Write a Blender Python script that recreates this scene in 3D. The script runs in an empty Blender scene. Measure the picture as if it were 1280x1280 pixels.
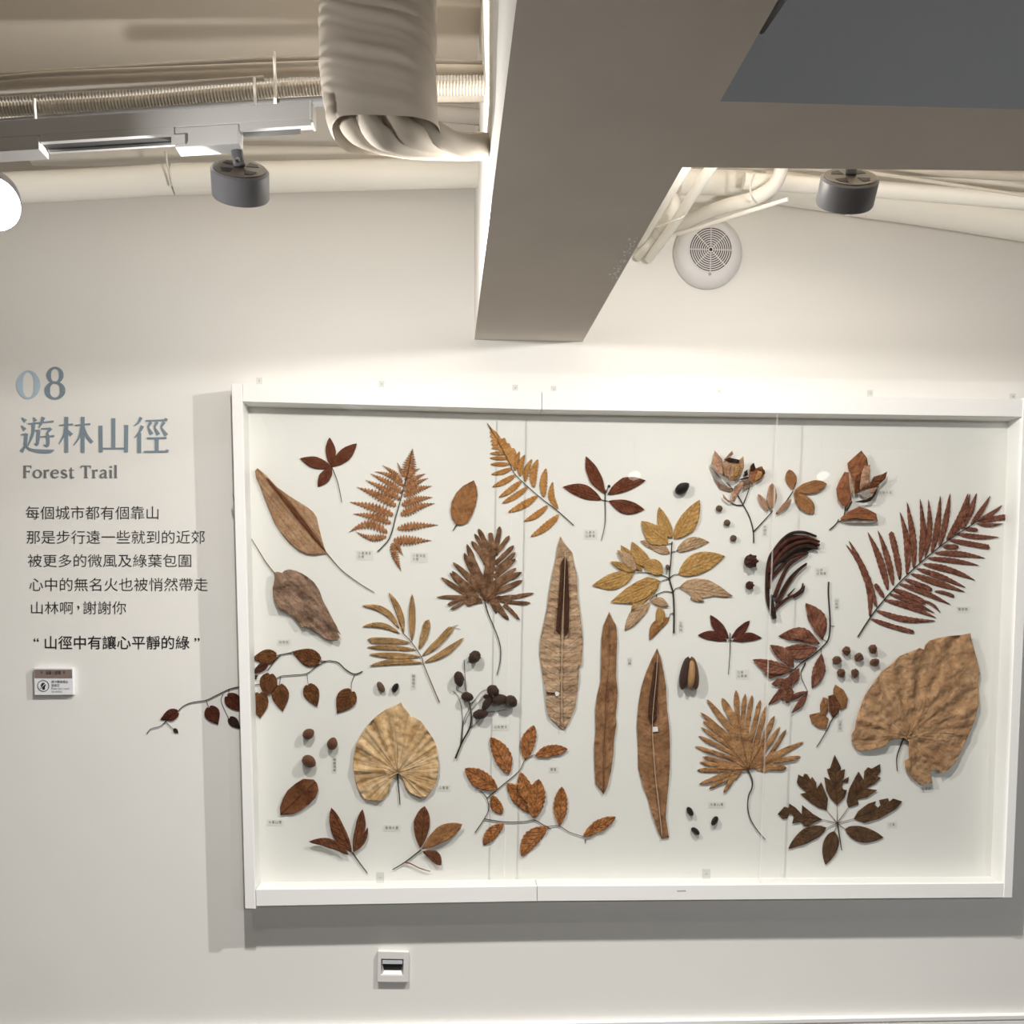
import bpy, bmesh, math, random
from mathutils import Vector, Matrix, noise
from mathutils.geometry import delaunay_2d_cdt
random.seed(7)
S = bpy.context.scene
COL = S.collection
ZO = 1.6                                   # camera-centred heights -> metres above the floor
F = 1183.0; CX = 640.0; CY = 853.0         # focal length and principal point (phone photo cropped to its upper square)
CP = Vector((-0.431935, -2.519707, -0.015196 + ZO))
RX, RY, RZ = -0.087254, -0.003707, -0.05288
Mr = (Matrix.Rotation(RZ, 3, 'Z') @ Matrix.Rotation(RX, 3, 'X') @ Matrix.Rotation(RY, 3, 'Y'))

# ---------------------------------------------------------------- camera
cd = bpy.data.cameras.new('camera'); cam = bpy.data.objects.new('camera', cd); COL.objects.link(cam)
cd.sensor_fit = 'HORIZONTAL'; cd.sensor_width = 36.0; cd.lens = F / 1280 * 36
cd.shift_y = (CY - 640) / 1280.0
cd.clip_start = 0.02
bas = Matrix((Mr.col[0], Mr.col[2], -Mr.col[1])).transposed()
cam.matrix_world = Matrix.Translation(CP) @ bas.to_4x4()
S.camera = cam

# ---------------------------------------------------------------- world, exposure
w = bpy.data.worlds.new('world'); S.world = w; w.use_nodes = True
w.node_tree.nodes['Background'].inputs[0].default_value = (0.9, 0.95, 1.0, 1)
w.node_tree.nodes['Background'].inputs[1].default_value = 0.3
S.view_settings.view_transform = 'Standard'; S.view_settings.look = 'None'
S.view_settings.exposure = -0.16; S.view_settings.gamma = 1.0
S.view_settings.use_curve_mapping = False
S.cycles.max_bounces = 10; S.cycles.diffuse_bounces = 6; S.cycles.transparent_max_bounces = 16
LAMP_W = 16.5            # watts of each track spotlight
WASH_EXP = 2.15; WASH_UP = .3; WASH_BACK = .06; DIRSIGN = 1.0
GLARE_W = 8.0           # the lamp that glares at the left edge
ROOM_W = 110.0          # the two ceiling spotlights further back in the room
LAMP_COL = (1.0, 0.97, 0.925)
ROOM_COL = (0.90, 0.95, 1.0)

# ---------------------------------------------------------------- projecting photo points into the room
def ray(px, py):
    return Mr @ Vector(((px - CX) / F, 1.0, -(py - CY) / F))
def W(px, py, y=0.0):                      # point on the plane at that depth from the wall
    d = ray(px, py); return CP + d * ((y - CP.y) / d.y)
def Zp(px, py, z):                         # point on a horizontal plane
    d = ray(px, py); return CP + d * ((z - CP.z) / d.z)
def D3(px, py, D):                         # point D metres in front of the camera
    return W(px, py, CP.y + D)
def crop(x0, y0, f):
    def g(*pts):
        return [(x0 + p[0] * f, y0 + p[1] * f) for p in pts]
    return g
MM = 0.001
YB = -0.004                                # face of the white board inside the case
YF = -0.068                                # front of the case

# ---------------------------------------------------------------- materials
MATS = {}
def nodes(name):
    m = bpy.data.materials.new(name); m.use_nodes = True
    nt = m.node_tree; return m, nt, nt.nodes['Principled BSDF']
def N(nt, typ, **kw):
    n = nt.nodes.new(typ)
    for k, v in kw.items():
        if k.startswith('i_'): n.inputs[int(k[2:])].default_value = v
        else: setattr(n, k, v)
    return n
def L(nt, a, b): nt.links.new(a, b)
def c4(c): return (c[0], c[1], c[2], 1)
def srgb(r, g, b):
    f = lambda v: (v / 255 / 12.92) if v / 255 <= .04045 else ((v / 255 + .055) / 1.055) ** 2.4
    return (f(r), f(g), f(b))
def plain(name, col, rough=.5, metal=0., var=.05, scale=14., bump=0., spec=.5):
    if name in MATS: return MATS[name]
    m, nt, b = nodes(name)
    tc = N(nt, 'ShaderNodeTexCoord'); nz = N(nt, 'ShaderNodeTexNoise'); nz.inputs['Scale'].default_value = scale
    nz.inputs['Detail'].default_value = 4
    L(nt, tc.outputs['Object'], nz.inputs['Vector'])
    mx = N(nt, 'ShaderNodeMix', data_type='RGBA')
    mx.inputs[6].default_value = c4([v * (1 - var) for v in col]); mx.inputs[7].default_value = c4([min(1, v * (1 + var)) for v in col])
    L(nt, nz.outputs['Fac'], mx.inputs[0]); L(nt, mx.outputs[2], b.inputs['Base Color'])
    b.inputs['Roughness'].default_value = rough; b.inputs['Metallic'].default_value = metal
    b.inputs['Specular IOR Level'].default_value = spec
    if bump:
        bp = N(nt, 'ShaderNodeBump'); bp.inputs['Strength'].default_value = bump; bp.inputs['Distance'].default_value = .002
        L(nt, nz.outputs['Fac'], bp.inputs['Height']); L(nt, bp.outputs[0], b.inputs['Normal'])
    MATS[name] = m; return m
def emit(name, col, s):
    m = bpy.data.materials.new(name); m.use_nodes = True; nt = m.node_tree
    nt.nodes.clear(); e = N(nt, 'ShaderNodeEmission'); o = N(nt, 'ShaderNodeOutputMaterial')
    e.inputs[0].default_value = c4(col); e.inputs[1].default_value = s; L(nt, e.outputs[0], o.inputs[0]); return m
def clear(name, tint=(1, 1, 1), refl=.045, rough=.02, ior=1.49):
    m = bpy.data.materials.new(name); m.use_nodes = True; nt = m.node_tree; nt.nodes.clear()
    t = N(nt, 'ShaderNodeBsdfTransparent'); t.inputs[0].default_value = c4(tint)
    g = N(nt, 'ShaderNodeBsdfGlossy'); g.inputs['Roughness'].default_value = rough
    lw = N(nt, 'ShaderNodeLayerWeight'); lw.inputs[0].default_value = .5
    pw = N(nt, 'ShaderNodeMath', operation='POWER'); L(nt, lw.outputs['Facing'], pw.inputs[0]); pw.inputs[1].default_value = 5
    fr = N(nt, 'ShaderNodeMath', operation='MULTIPLY_ADD'); L(nt, pw.outputs[0], fr.inputs[0]); fr.inputs[1].default_value = .9; fr.inputs[2].default_value = refl
    mx = N(nt, 'ShaderNodeMixShader'); o = N(nt, 'ShaderNodeOutputMaterial')
    L(nt, fr.outputs[0], mx.inputs[0]); L(nt, t.outputs[0], mx.inputs[1]); L(nt, g.outputs[0], mx.inputs[2]); L(nt, mx.outputs[0], o.inputs[0])
    return m
def leafm(name, c1, c2, c3, veins=0, slant=3.0, nscale=60., bump=.5, rough=.55, stretch=(1, 1, 1), vs=.55, streak=None):
    """dry leaf: blotchy mix of three browns, optional midrib and side veins along the leaf's own axis (UV)"""
    if name in MATS: return MATS[name]
    def mute(c, d=.10):
        c = srgb(*c); g = .3 * c[0] + .6 * c[1] + .1 * c[2]; return tuple(v * (1 - d) + g * d for v in c)
    c1, c2, c3 = mute(c1), mute(c2), mute(c3)
    c2 = tuple(min(1, max(0, a + (b - a) * 1.7)) for a, b in zip(c1, c2)); c3 = tuple(v * .8 for v in c3)
    m, nt, b = nodes(name)
    tc = N(nt, 'ShaderNodeTexCoord'); mp = N(nt, 'ShaderNodeMapping'); mp.inputs['Scale'].default_value = stretch
    L(nt, tc.outputs['Object'], mp.inputs[0])
    n1 = N(nt, 'ShaderNodeTexNoise'); n1.inputs['Scale'].default_value = nscale; n1.inputs['Detail'].default_value = 5; n1.inputs['Roughness'].default_value = .6
    n2 = N(nt, 'ShaderNodeTexNoise'); n2.inputs['Scale'].default_value = nscale * 3.3; n2.inputs['Detail'].default_value = 4
    L(nt, mp.outputs[0], n1.inputs['Vector']); L(nt, mp.outputs[0], n2.inputs['Vector'])
    r1 = N(nt, 'ShaderNodeMapRange'); r1.inputs[1].default_value = .35; r1.inputs[2].default_value = .65; L(nt, n1.outputs['Fac'], r1.inputs[0])
    mx = N(nt, 'ShaderNodeMix', data_type='RGBA'); mx.inputs[6].default_value = c4(c1); mx.inputs[7].default_value = c4(c2); L(nt, r1.outputs[0], mx.inputs[0])
    r2 = N(nt, 'ShaderNodeMapRange'); r2.inputs[1].default_value = .48; r2.inputs[2].default_value = .75; r2.inputs[4].default_value = .7; L(nt, n2.outputs['Fac'], r2.inputs[0])
    m2 = N(nt, 'ShaderNodeMix', data_type='RGBA'); m2.inputs[7].default_value = c4(c3); L(nt, mx.outputs[2], m2.inputs[6]); L(nt, r2.outputs[0], m2.inputs[0])
    out = m2.outputs[2]; hgt = n2.outputs['Fac']
    if veins:
        def math_(op, a, bb=None):
            q = N(nt, 'ShaderNodeMath', operation=op)
            for i, v in enumerate((a, bb)):
                if v is None: continue
                if isinstance(v, (int, float)): q.inputs[i].default_value = v
                else: L(nt, v, q.inputs[i])
            return q.outputs[0]
        sp = N(nt, 'ShaderNodeSeparateXYZ'); L(nt, tc.outputs['UV'], sp.inputs[0])
        vv = math_('ABSOLUTE', math_('SUBTRACT', sp.outputs[1], .5))
        t = math_('SUBTRACT', math_('MULTIPLY', sp.outputs[0], float(veins)), math_('MULTIPLY', vv, slant))
        t = math_('ADD', t, math_('MULTIPLY', n1.outputs['Fac'], .6))
        fr = math_('ABSOLUTE', math_('SUBTRACT', math_('FRACT', t), .5))
        ln = N(nt, 'ShaderNodeMapRange'); ln.inputs[1].default_value = .32; ln.inputs[2].default_value = .5; L(nt, fr, ln.inputs[0])
        mr = N(nt, 'ShaderNodeMapRange'); mr.inputs[1].default_value = .045; mr.inputs[2].default_value = .01; L(nt, vv, mr.inputs[0])
        tot = math_('MULTIPLY', math_('MAXIMUM', ln.outputs[0], mr.outputs[0]), vs)
        m3 = N(nt, 'ShaderNodeMix', data_type='RGBA'); L(nt, out, m3.inputs[6]); m3.inputs[7].default_value = c4([v * .45 for v in c3]); L(nt, tot, m3.inputs[0])
        out = m3.outputs[2]
        hgt = math_('SUBTRACT', n2.outputs['Fac'], tot)
    if streak:
        m_ = N(nt, 'ShaderNodeMapping'); m_.inputs['Scale'].default_value = (streak[0], streak[1], 1); L(nt, tc.outputs['UV'], m_.inputs[0])
        n3 = N(nt, 'ShaderNodeTexNoise'); n3.inputs['Scale'].default_value = 1.; n3.inputs['Detail'].default_value = 5; n3.inputs['Distortion'].default_value = .3; L(nt, m_.outputs[0], n3.inputs['Vector'])
        rr = N(nt, 'ShaderNodeMapRange'); rr.inputs[1].default_value = .42; rr.inputs[2].default_value = .62; rr.inputs[4].default_value = streak[2]; L(nt, n3.outputs['Fac'], rr.inputs[0])
        m5 = N(nt, 'ShaderNodeMix', data_type='RGBA'); L(nt, out, m5.inputs[6]); m5.inputs[7].default_value = c4([v * .62 for v in c3]); L(nt, rr.outputs[0], m5.inputs[0])
        out = m5.outputs[2]
        ad_ = N(nt, 'ShaderNodeMath', operation='MULTIPLY_ADD'); L(nt, n3.outputs['Fac'], ad_.inputs[0]); ad_.inputs[1].default_value = -1.6; L(nt, hgt, ad_.inputs[2]); hgt = ad_.outputs[0]
    L(nt, out, b.inputs['Base Color']); b.inputs['Roughness'].default_value = rough; b.inputs['Specular IOR Level'].default_value = .25
    bp = N(nt, 'ShaderNodeBump'); bp.inputs['Strength'].default_value = min(1., bump * 1.6); bp.inputs['Distance'].default_value = .003
    L(nt, hgt, bp.inputs['Height']); L(nt, bp.outputs[0], b.inputs['Normal'])
    MATS[name] = m; return m

# ---------------------------------------------------------------- object helpers
def mesh_obj(name, verts, faces, mat, parent=None, uvs=None, smooth=False):
    me = bpy.data.meshes.new(name)
    off = parent_origin(parent)
    me.from_pydata([tuple(Vector(v) - off) for v in verts], [], faces)
    me.materials.append(mat)
    if uvs:
        uv = me.uv_layers.new(name='UVMap')
        for lp in me.loops: uv.data[lp.index].uv = uvs[lp.vertex_index]
    if smooth:
        for p in me.polygons: p.use_smooth = True
    me.update()
    o = bpy.data.objects.new(name, me); COL.objects.link(o)
    if parent is not None: o.parent = parent
    return o
def parent_origin(p):
    v = Vector((0, 0, 0))
    while p is not None:
        v = v + p.location; p = p.parent
    return v
def tag(o, label, cat, group=None):
    o['label'] = label; o['category'] = cat
    if group: o['group'] = group
    return o
def thing(name, loc, label, cat, group=None):
    o = bpy.data.objects.new(name, None); COL.objects.link(o); o.location = loc; o.empty_display_size = .02
    return tag(o, label, cat, group)
def struct(o): o['kind'] = 'structure'; return o
def prism_vf(front, back):
    n = len(front); v = list(front) + list(back)
    f = [tuple(range(n))[::1], tuple(range(2 * n - 1, n - 1, -1))]
    for i in range(n):
        j = (i + 1) % n; f.append((i, n + i, n + j, j))
    return v, f
def fix_normals(o):
    bm = bmesh.new(); bm.from_mesh(o.data); bmesh.ops.recalc_face_normals(bm, faces=bm.faces); bm.to_mesh(o.data); bm.free(); return o
def bevel(o, wd=.001, seg=2):
    m = o.modifiers.new('bevel', 'BEVEL'); m.width = wd; m.segments = seg; m.limit_method = 'ANGLE'; return o
def slab(name, px, y0, y1, mat, parent=None, bev=0.):
    """block whose front face has the given photo outline at depth y0, reaching back to y1"""
    fr = [W(x, y, y0) for x, y in px]; bk = [Vector((p.x, y1, p.z)) for p in fr]
    v, f = prism_vf(fr, bk); o = fix_normals(mesh_obj(name, v, f, mat, parent))
    if bev: bevel(o, bev)
    return o
def boxm(name, lo, hi, mat, parent=None, bev=0.):
    x0, y0, z0 = lo; x1, y1, z1 = hi
    fr = [(x0, y0, z0), (x1, y0, z0), (x1, y0, z1), (x0, y0, z1)]; bk = [(x0, y1, z0), (x1, y1, z0), (x1, y1, z1), (x0, y1, z1)]
    v, f = prism_vf(fr, bk); o = fix_normals(mesh_obj(name, v, f, mat, parent))
    if bev: bevel(o, bev)
    return o
def spline(pts, k=6):
    pts = [Vector(p) for p in pts]
    if len(pts) < 3: return pts
    out = []
    for i in range(len(pts) - 1):
        p0 = pts[max(0, i - 1)]; p1 = pts[i]; p2 = pts[i + 1]; p3 = pts[min(len(pts) - 1, i + 2)]
        for j in range(k):
            t = j / k
            out.append(.5 * ((2 * p1) + (p2 - p0) * t + (2 * p0 - 5 * p1 + 4 * p2 - p3) * t * t + (3 * p1 - p0 - 3 * p2 + p3) * t ** 3))
    out.append(pts[-1]); return out
def resample(pts, step):
    out = [pts[0]]; acc = 0.
    for a, b in zip(pts, pts[1:]):
        d = (b - a).length
        if d < 1e-9: continue
        t = step - acc
        while t <= d:
            out.append(a.lerp(b, t / d)); t += step
        acc = d - (t - step)
    out.append(pts[-1]); return out
def tube_vf(pts, rad, sides=8, caps=True, flat=None):
    """tube along points; rad a number or function of 0..1; flat = (a,b) scales of the two cross axes"""
    pts = [Vector(p) for p in pts]; n = len(pts); v = []; f = []
    ref = None
    for i, p in enumerate(pts):
        t = (pts[min(n - 1, i + 1)] - pts[max(0, i - 1)]).normalized()
        if ref is None:
            ref = Vector((0, 1, 0)) if abs(t.y) < .9 else Vector((0, 0, 1))
        a = (ref - t * ref.dot(t)).normalized(); b = t.cross(a); ref = a
        r = rad(i / (n - 1)) if callable(rad) else rad
        fa, fb = flat or (1, 1)
        for k in range(sides):
            th = 2 * math.pi * k / sides
            v.append(p + a * (math.cos(th) * r * fa) + b * (math.sin(th) * r * fb))
    for i in range(n - 1):
        for k in range(sides):
            k2 = (k + 1) % sides
            f.append((i * sides + k, i * sides + k2, (i + 1) * sides + k2, (i + 1) * sides + k))
    if caps:
        f.append(tuple(range(sides))[::-1]); f.append(tuple((n - 1) * sides + k for k in range(sides)))
    return v, f
def merge(parts):
    V = []; Fc = []
    for v, f in parts:
        o = len(V); V += list(v); Fc += [tuple(i + o for i in q) for q in f]
    return V, Fc
def tube(name, pts, rad, mat, parent=None, sides=10, smooth=True, k=6, flat=None):
    v, f = tube_vf(spline(pts, k), rad, sides, flat=flat); o = fix_normals(mesh_obj(name, v, f, mat, parent, smooth=smooth)); return o
def lathe_vf(prof, base, axis, seg=40):
    axis = Vector(axis).normalized(); base = Vector(base)
    a = axis.orthogonal().normalized(); b = axis.cross(a); v = []; f = []
    for r, h in prof:
        for k in range(seg):
            th = 2 * math.pi * k / seg
            v.append(base + axis * h + a * (r * math.cos(th)) + b * (r * math.sin(th)))
    for i in range(len(prof) - 1):
        for k in range(seg):
            k2 = (k + 1) % seg
            f.append((i * seg + k, i * seg + k2, (i + 1) * seg + k2, (i + 1) * seg + k))
    f.append(tuple(range(seg))[::-1]); f.append(tuple((len(prof) - 1) * seg + k for k in range(seg)))
    return v, f
def lathe(name, prof, base, axis, mat, parent=None, seg=40, smooth=True):
    v, f = lathe_vf(prof, base, axis, seg); o = fix_normals(mesh_obj(name, v, f, mat, parent, smooth=smooth))
    if smooth:
        m = o.modifiers.new('edges', 'EDGE_SPLIT'); m.split_angle = math.radians(40)
    return o

# ================================================================ SETTING
M_wall = plain('wall_paint', (.80, .785, .75), .85, var=.02, scale=5, bump=.05, spec=.2)
M_beam = plain('beam_paint_shaded', (.66, .61, .55), .9, var=.09, scale=5, bump=.5, spec=.15)  # beam paint with the underside's shade put into a darker tone
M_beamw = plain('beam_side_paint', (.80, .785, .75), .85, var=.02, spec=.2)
M_cross = plain('cross_beam_front_shaded', (.44, .445, .45), .9, var=.05, scale=4, spec=.15)  # same beam paint, darkened to grey to paint in the unlit front
M_ceil = plain('ceiling_paint', (.72, .65, .56), .9, var=.06, scale=2, spec=.15)
M_wall2 = plain('wall_paint_grey', (.42, .41, .40), .9, var=.02, scale=5)
M_floor = plain('floor_dark', (.15, .135, .12), .5, var=.12, scale=4)
M_white = plain('white_gloss', (.83, .825, .81), .4, var=.015, scale=8)
M_board = plain('board_white', (.83, .815, .78), .75, var=.012, scale=4, spec=.2)
CEIL = ZO + 1.235
zb = Zp(593, 424.5, 0).z * 0 + W(593, 424.5, 0).z       # underside of the beams
def quad(name, pts, mat):
    return struct(mesh_obj(name, pts, [tuple(range(len(pts)))], mat))
X0, X1, YR = -3.2, 3.6, -5.4
struct(boxm('wall_back', (X0 - .1, 0, -.02), (X1 + .1, .12, CEIL + .1), M_wall))
struct(boxm('wall_left', (X0 - .1, YR, 0), (X0, 0, CEIL), M_wall2))
struct(boxm('wall_right', (X1, YR, 0), (X1 + .1, 0, CEIL), M_wall2))
struct(boxm('wall_front', (X0 - .1, YR - .1, 0), (X1 + .1, YR, CEIL), M_wall2))
struct(boxm('floor', (X0 - .1, YR - .1, -.1), (X1 + .1, 0, 0), M_floor))
struct(boxm('ceiling', (X0 - .1, YR - .1, CEIL), (X1 + .1, 0, CEIL + .1), M_ceil))
# main beam towards the camera, its underside traced along the ceiling plane of the beams
a0 = W(593, 424.5, 0); a1 = Zp(646, 0, zb); b0 = W(728.4, 424.5, 0); b0.z = zb; b1 = Zp(972.5, 0, zb)
def ext(p, q, y): return p + (q - p) * ((y - p.y) / (q.y - p.y))
A0 = Vector((a0.x, 0, zb)); A1 = ext(a0, a1, YR); B0 = Vector((b0.x, 0, zb)); B1 = ext(b0, b1, YR); A1.z = B1.z = zb
up = lambda p: Vector((p.x, p.y, CEIL))
mb = mesh_obj('ceiling_beam', [A0, B0, B1, A1, up(A0), up(B0), up(B1), up(A1)],
              [(0, 1, 2, 3), (4, 7, 6, 5), (0, 3, 7, 4), (1, 5, 6, 2), (2, 6, 7, 3), (0, 4, 5, 1)], M_beam)
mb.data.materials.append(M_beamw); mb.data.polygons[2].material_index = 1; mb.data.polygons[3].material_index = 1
struct(fix_normals(mb))
c0 = Zp(850, 209.5, zb); c1 = Zp(1280, 214, zb); d0 = Zp(899, 127, zb); d1 = Zp(1280, 137, zb)
ex = lambda p, q, x: p + (q - p) * ((x - p.x) / (q.x - p.x))
C0, C1, E0, E1 = ex(c0, c1, -.10), ex(c0, c1, X1), ex(d0, d1, -.10), ex(d0, d1, X1)
for p in (C0, C1, E0, E1): p.z = zb + .0004
cb = mesh_obj('cross_beam', [C0, C1, E1, E0, up(C0), up(C1), up(E1), up(E0)],
              [(0, 1, 2, 3), (4, 7, 6, 5), (0, 4, 5, 1), (3, 2, 6, 7), (1, 5, 6, 2), (0, 3, 7, 4)], M_beam)
cb.data.materials.append(M_cross); cb.data.polygons[3].material_index = 1
struct(fix_normals(cb))
# flakes of peeling paint along the right edge of the beam
rf = random.Random(3); fv, ff = [], []
for _ in range(46):
    s_ = rf.random() ** .8; px0, py0 = 803 + (-34) * s_ - abs(rf.gauss(0, 5)), 292 + 56 * s_ + rf.uniform(-6, 6); n0 = len(fv); r0 = rf.uniform(.7, 2.3)
    for k in range(5):
        a_ = k * 2 * math.pi / 5 + rf.random(); p_ = Zp(px0 + r0 * math.cos(a_) * rf.uniform(.5, 1.3), py0 + .8 * r0 * math.sin(a_), zb); fv.append(Vector((min(p_.x, B0.x + .012), p_.y, zb - .0006)))
    ff.append(tuple(range(n0, n0 + 5)))
fl = mesh_obj('peeling_paint', fv, ff, plain('plaster_flake', (.92, .90, .88), .9, var=.1)); fl.parent = mb; struct(fl)
# white ledge with a groove low on the wall
t0 = W(528, 1279, 0); t1 = W(1280, 1266, 0)
zt = lambda x: t0.z + (t1.z - t0.z) * (x - t0.x) / (t1.x - t0.x)
def ledge(name, dz0, dz1, dep, mat):
    xs = (X0, X1); fr = [(xs[0], -dep, zt(xs[0]) + dz0), (xs[1], -dep, zt(xs[1]) + dz0), (xs[1], -dep, zt(xs[1]) + dz1), (xs[0], -dep, zt(xs[0]) + dz1)]
    v, f = prism_vf(fr, [(p[0], 0, p[2]) for p in fr]); return struct(fix_normals(mesh_obj(name, v, f, mat)))
ledge('trim_1', -.010, 0, .018, M_white); ledge('trim_2', -.016, -.010, .010, M_beam); ledge('trim_3', -.07, -.016, .018, M_white)

# ================================================================ DISPLAY CASE
M_rail = plain('case_white', (.84, .835, .82), .45, var=.012, scale=6)
M_acr = clear('acrylic', (.99, .995, .99))
M_edge = plain('acrylic_edge', (.86, .85, .82), .25, var=0)
M_clip = clear('clip_plastic', (.93, .94, .94), .06)
M_clipd = plain('clip_screw', (.45, .46, .46), .3, metal=.6)
M_dark = plain('dark_gap', (.03, .03, .03), .6)
case = thing('display_case', W(780, 1110, -.002), 'long white framed wall case with clear acrylic front, pressed leaves inside', 'display case')
slab('side_stile', [(289, 479), (302.3, 480), (319.6, 1136.5), (306.2, 1136)], YF - .002, -.0005, M_rail, case, .0015)
slab('side_stile', [(1279.4, 497), (1292.5, 497), (1265.5, 1122.3), (1254.6, 1122.3)], YF - .002, -.0005, M_rail, case, .0015)
slab('top_rail', [(303, 479.8), (677, 489), (677, 512), (303.3, 502)], YF, -.0005, M_rail, case, .001)
slab('top_rail', [(677.6, 489), (1279, 499), (1278.8, 521), (677.6, 512)], YF, -.0005, M_rail, case, .001)
slab('bottom_rail', [(319.8, 1112), (671, 1107.6), (671, 1126.6), (320.4, 1132.8)], YF, -.0005, M_rail, case, .001)
slab('bottom_rail', [(671.6, 1107.6), (1254.2, 1104), (1254, 1122), (671.6, 1126.6)], YF, -.0005, M_rail, case, .001)
ci = [W(302, 500, YF), W(1280, 519, YF), W(1256, 1110, YF), W(319, 1116, YF)]
v, f = prism_vf([Vector((p.x, YB, p.z)) for p in ci], [Vector((p.x, -.0003, p.z)) for p in ci])
fix_normals(mesh_obj('back_board', v, f, M_board, case))
def pane(px):
    o = slab('acrylic_pane', px, YF + .006, YF + .009, M_acr, case)
    o.data.materials.append(M_edge)
    for p in o.data.polygons:
        if abs(p.normal.x) > .8: p.material_index = 1
    return o
pane([(303.5, 501), (641.3, 511), (630.0, 1110), (319.5, 1115)])
pane([(642.3, 511), (971.6, 516.5), (949.6, 1107), (631.0, 1110)])
pane([(972.6, 516.5), (1279, 522), (1254.5, 1105), (950.6, 1107)])
def clip(px, py, wd, ht, y0, y1):
    o = slab('retaining_clip', [(px - wd / 2, py - ht / 2), (px + wd / 2, py - ht / 2), (px + wd / 2, py + ht / 2), (px - wd / 2, py + ht / 2)], y0, y1, M_clip, case, .0006)
    c = W(px, py, y0); lathe('screw', [(.0018, 0), (.0018, .0008), (.0008, .0012)], c, (0, -1, 0), M_clipd, o, seg=10)
for px, py in ((324, 476), (477, 480), (644, 485), (692, 486.5), (899, 489), (1088, 491.5), (1266.5, 496)):
    clip(px, py, 7, 8, YF + .02, YF + .024)
clip(475, 1097, 10, 13, YF + .003, YF + .0055); clip(883, 1092.5, 10, 12, YF + .003, YF + .0055)
slab('side_latch', [(290.2, 617), (292.3, 622), (293.5, 628), (292, 627)], YF + .004, YF + .012, M_clipd, case)
slab('scuff_mark', [(846, 1113), (857, 1112.6), (858, 1114.4), (847, 1114.8)], YF - .0003, YF + .0002, plain('scuff', (.45, .45, .44), .7, var=.2, scale=300), case)

# ================================================================ leaves and seeds
def sample(poly, t): pass
def lance(b, t, wd, peak=.45, bend=0., n=12, teeth=0, ta=0., p=.85, blunt=0.):
    """pointed leaf outline from base to tip (photo pixels)"""
    b = Vector(b); t = Vector(t); d = t - b; Lh = d.length; d.normalize(); q = Vector((-d.y, d.x))
    k = math.log(.5) / math.log(peak)
    m = max(n, teeth * 2)
    def pt(s, side):
        hw = wd / 2 * max(0., math.sin(math.pi * min(1, s) ** k)) ** p * (1 + .07 * noise.noise(Vector((s * 5 + b.x, side * 3. + b.y, .5))))
        if blunt and s > .6: hw = max(hw, wd / 2 * (1 - blunt * ((s - .6) / .4) ** 4) if s < 1 else wd * .15)
        c = b + d * (Lh * s) + q * (bend * Lh * math.sin(math.pi * s))
        return c, hw
    up_, dn = [], []
    for i in range(m + 1):
        s = i / m; c, hw = pt(s, 1)
        if teeth: 
            hw = max(.32 if 0 < i < m else 0., hw * (1 + (ta if i % 2 else -ta)))
        hw2 = hw * (1 + .10 * noise.noise(Vector((s * 5 + b.y, b.x, 3.5))))
        up_.append(c + q * hw); dn.append(c - q * hw2)
    return [tuple(v) for v in up_ + dn[::-1][1:-1]]
def finger(b, t, w0, w1, bend=0.):
    """lobe of a cut leaf: wide base, rounded pointed end"""
    b = Vector(b); t = Vector(t); d = t - b; Lh = d.length; d.normalize(); q = Vector((-d.y, d.x)); up_, dn = [], []
    for s, k in ((0, 1.), (.15, .9), (.3, .9), (.45, 1.), (.6, .95), (.72, 1.05), (.85, .9), (.94, .6), (1., .1)):
        ww = (w0 + (w1 - w0) * s) * k / 2 * (1 + .22 * noise.noise(Vector((b.x + s * 9, t.y, t.x)))) ; c = b + d * (Lh * s) + q * (bend * Lh * math.sin(math.pi * s))
        up_.append(c + q * ww); dn.append(c - q * ww)
    return [tuple(v) for v in up_ + dn[::-1]]
def heart(b, t, wd, lobe=.07):
    b = Vector(b); t = Vector(t); d = t - b; Lh = d.length; d.normalize(); q = Vector((-d.y, d.x)); up_, dn = [], []
    prof = ((0, 0), (-lobe, .22), (-lobe * .6, .45), (.06, .75), (.2, .95), (.34, 1.), (.5, .9), (.65, .68), (.8, .4), (.92, .14), (1, 0))
    for s, k in prof:
        c = b + d * (Lh * s); up_.append(c + q * (wd / 2 * k)); dn.append(c - q * (wd / 2 * k))
    return [tuple(v) for v in up_ + dn[::-1][1:-1]]
def ccw(p):
    a = sum(p[i - 1][0] * p[i][1] - p[i][0] * p[i - 1][1] for i in range(len(p)))
    return p if a > 0 else p[::-1]
SEED = [0]
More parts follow.
